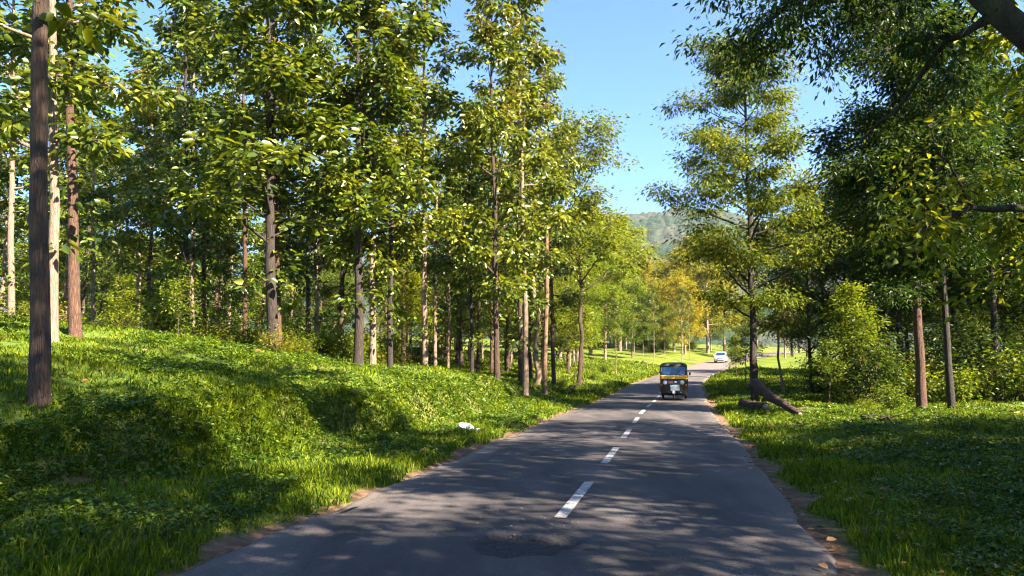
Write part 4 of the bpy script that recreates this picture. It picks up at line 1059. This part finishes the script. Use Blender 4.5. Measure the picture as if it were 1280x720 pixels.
# ------------------------------------------------------------------ grass, weeds, fallen leaves
def ground_points(n, rmin, rmax, power, rng, keep):
    """points thinning with distance from the road section in view"""
    u = rng.random(n)
    e = 2 - power
    r = (rmin ** e + u * (rmax ** e - rmin ** e)) ** (1 / e)
    a = rng.uniform(-.80, .80, n)
    x = r * np.sin(a); y = r * np.cos(a)
    o = np.abs(side(x, y)) - HALF
    k = keep(x, y, o, side(x, y))
    return x[k], y[k], o[k], r[k]
def build_grass():
    rng = np.random.default_rng(101)
    def keep(x, y, o, s):
        edge = np.where(s < 0, .0, .16) + .35 * fbm(x * 1.1, y * 1.1, 3, 3) + np.where(s < 0, .1, .1)
        bald = fbm(x * .9, y * .9, 77, 4) > .52
        return (o > edge) & (~bald | (rng.random(len(x)) < .25))
    x, y, o, r = ground_points(620000, 3.0, 95, 1.55, rng, keep)
    x2, y2, o2, r2 = ground_points(1500000, 4.5, 32, 1.5, rng, lambda x, y, o, s: (s < 0) & (o > 1.3) & (o < 5.2) & (y > 4))
    gr = np.hypot(H(x2 + .1, y2) - H(x2 - .1, y2), H(x2, y2 + .1) - H(x2, y2 - .1)) / .2
    kk = gr > .6; kk &= rng.random(len(kk)) < np.clip(gr - .4, 0, 1)
    steepn = np.concatenate([np.ones(len(x)), np.where(kk[kk], 1.25, 1)])
    x, y, o, r = [np.concatenate([a, b[kk]]) for a, b in ((x, x2), (y, y2), (o, o2), (r, r2))]
    n = len(x); z = H(x, y)
    lush = fbm(x * .8, y * .8, 201, 3)
    edge = np.exp(-((o - .7) / .6) ** 2)
    h = (.034 + .042 * rng.random(n)) * (1 + 1.1 * np.clip(lush, -.5, 1)) * (1 + .5 * edge) * (1 + r / 45)
    h = h * steepn
    tall = rng.random(n) < .015; h = np.where(tall, h * 1.8, h)
    w = (.006 + .0011 * r) * rng.uniform(.7, 1.3, n)
    az = rng.uniform(0, 2 * pi, n); ben = rng.uniform(.2, .95, n) * h
    dx, dy = np.cos(az), np.sin(az); fa = az + rng.uniform(-.8, .8, n) + pi / 2
    wx, wy = np.cos(fa) * w, np.sin(fa) * w
    b = np.stack([x, y, z - .01], 1)
    mid = b + np.stack([dx * ben * .35, dy * ben * .35, h * .6], 1)
    tip = b + np.stack([dx * ben, dy * ben, h], 1)
    ww = np.stack([wx, wy, 0 * wx], 1)
    V = np.stack([b - ww * .5, b + ww * .5, mid + ww * .4, mid - ww * .4, tip], 1).reshape(-1, 3)
    i = np.arange(n)[:, None] * 5
    me = raw_mesh('grass', V, [i + np.array([[0, 1, 2, 3]]), i + np.array([[3, 2, 4]])], M['grass'])
    tag(link('grass', me), 'green grass covering the banks on both sides of the road', 'grass', kind='stuff')
    # broad-leaved herbs
    def keep2(x, y, o, s):
        return (o > .35 + .35 * (s > 0)) & (fbm(x * .7, y * .7, 301, 3) > .04 + .02 * (s > 0))
    x, y, o, r = ground_points(80000, 3.0, 48, 1.5, rng, keep2)
    x2, y2, o2, r2 = ground_points(120000, 4.5, 32, 1.5, rng, lambda x, y, o, s: (s < 0) & (o > 1.3) & (o < 5.2) & (y > 4))
    gr = np.hypot(H(x2 + .1, y2) - H(x2 - .1, y2), H(x2, y2 + .1) - H(x2, y2 - .1)) / .2
    kk = gr > .6
    x, y, o, r = [np.concatenate([a, b[kk]]) for a, b in ((x, x2), (y, y2), (o, o2), (r, r2))]
    n = len(x); z = H(x, y); per = 7
    C = np.repeat(np.stack([x, y, z], 1), per, 0); rr = np.repeat(r, per); m_ = n * per
    hh = np.repeat(rng.uniform(.02, .10, n), per) * rng.uniform(.5, 1.1, m_) * (1 + rr / 50)
    a = rng.uniform(0, 2 * pi, m_); sp = rng.uniform(0, .07, m_) * (1 + rr / 20)
    C = C + np.stack([np.cos(a) * sp, np.sin(a) * sp, hh], 1)
    D = np.stack([np.cos(a), np.sin(a), rng.uniform(-.4, .5, m_)], 1)
    Nn = rng.normal(size=(m_, 3)) * .45; Nn[:, 2] += 1
    L = rng.uniform(.016, .045, m_) * (1 + rr / 14)
    me = leaves_mesh('weeds', C, D, Nn, L, L * .6, M['weed'], rng, True)
    tag(link('weeds', me), 'low broad leaved weeds growing through the grass', 'weeds', kind='stuff')
    # fallen leaves
    def keep3(x, y, o, s):
        return ((o > -.25) & (rng.random(len(x)) < np.where(s > 0, .9, .3)))
    x, y, o, r = ground_points(5200, 3.2, 40, 1.2, rng, keep3)
    n = len(x); z = np.maximum(H(x, y), np.where(o < 0, road_z(y) + .03, -9)) + np.where(o > .5, .05, .02)
    C = np.stack([x, y, z], 1); a = rng.uniform(0, 2 * pi, n)
    D = np.stack([np.cos(a), np.sin(a), rng.uniform(-.1, .2, n)], 1)
    Nn = rng.normal(size=(n, 3)) * .3; Nn[:, 2] += 1
    L = rng.uniform(.035, .085, n) * (1 + r / 22)
    me = leaves_mesh('fallen_leaves', C, D, Nn, L, L * .6, M['dry_leaf'], rng, False, .1)
    tag(link('fallen_leaves', me), 'dry brown leaves fallen on the grass and road edge', 'fallen leaves', kind='stuff')
build_grass()

# ------------------------------------------------------------------ air
def build_haze():
    b = MB(); b.box((0, 700, 149), (5200, 1900, 322))
    m, nt, out = mat('haze')
    v = nt.nodes.new('ShaderNodeVolumePrincipled'); v.inputs['Color'].default_value = (.80, .88, 1, 1)
    v.inputs['Density'].default_value = HAZE; v.inputs['Anisotropy'].default_value = .2
    nt.links.new(v.outputs[0], out.inputs['Volume'])
    tag(b.build('haze', m), 'thin pale haze in the valley air', 'haze', kind='stuff')
HAZE = .00008
build_haze()
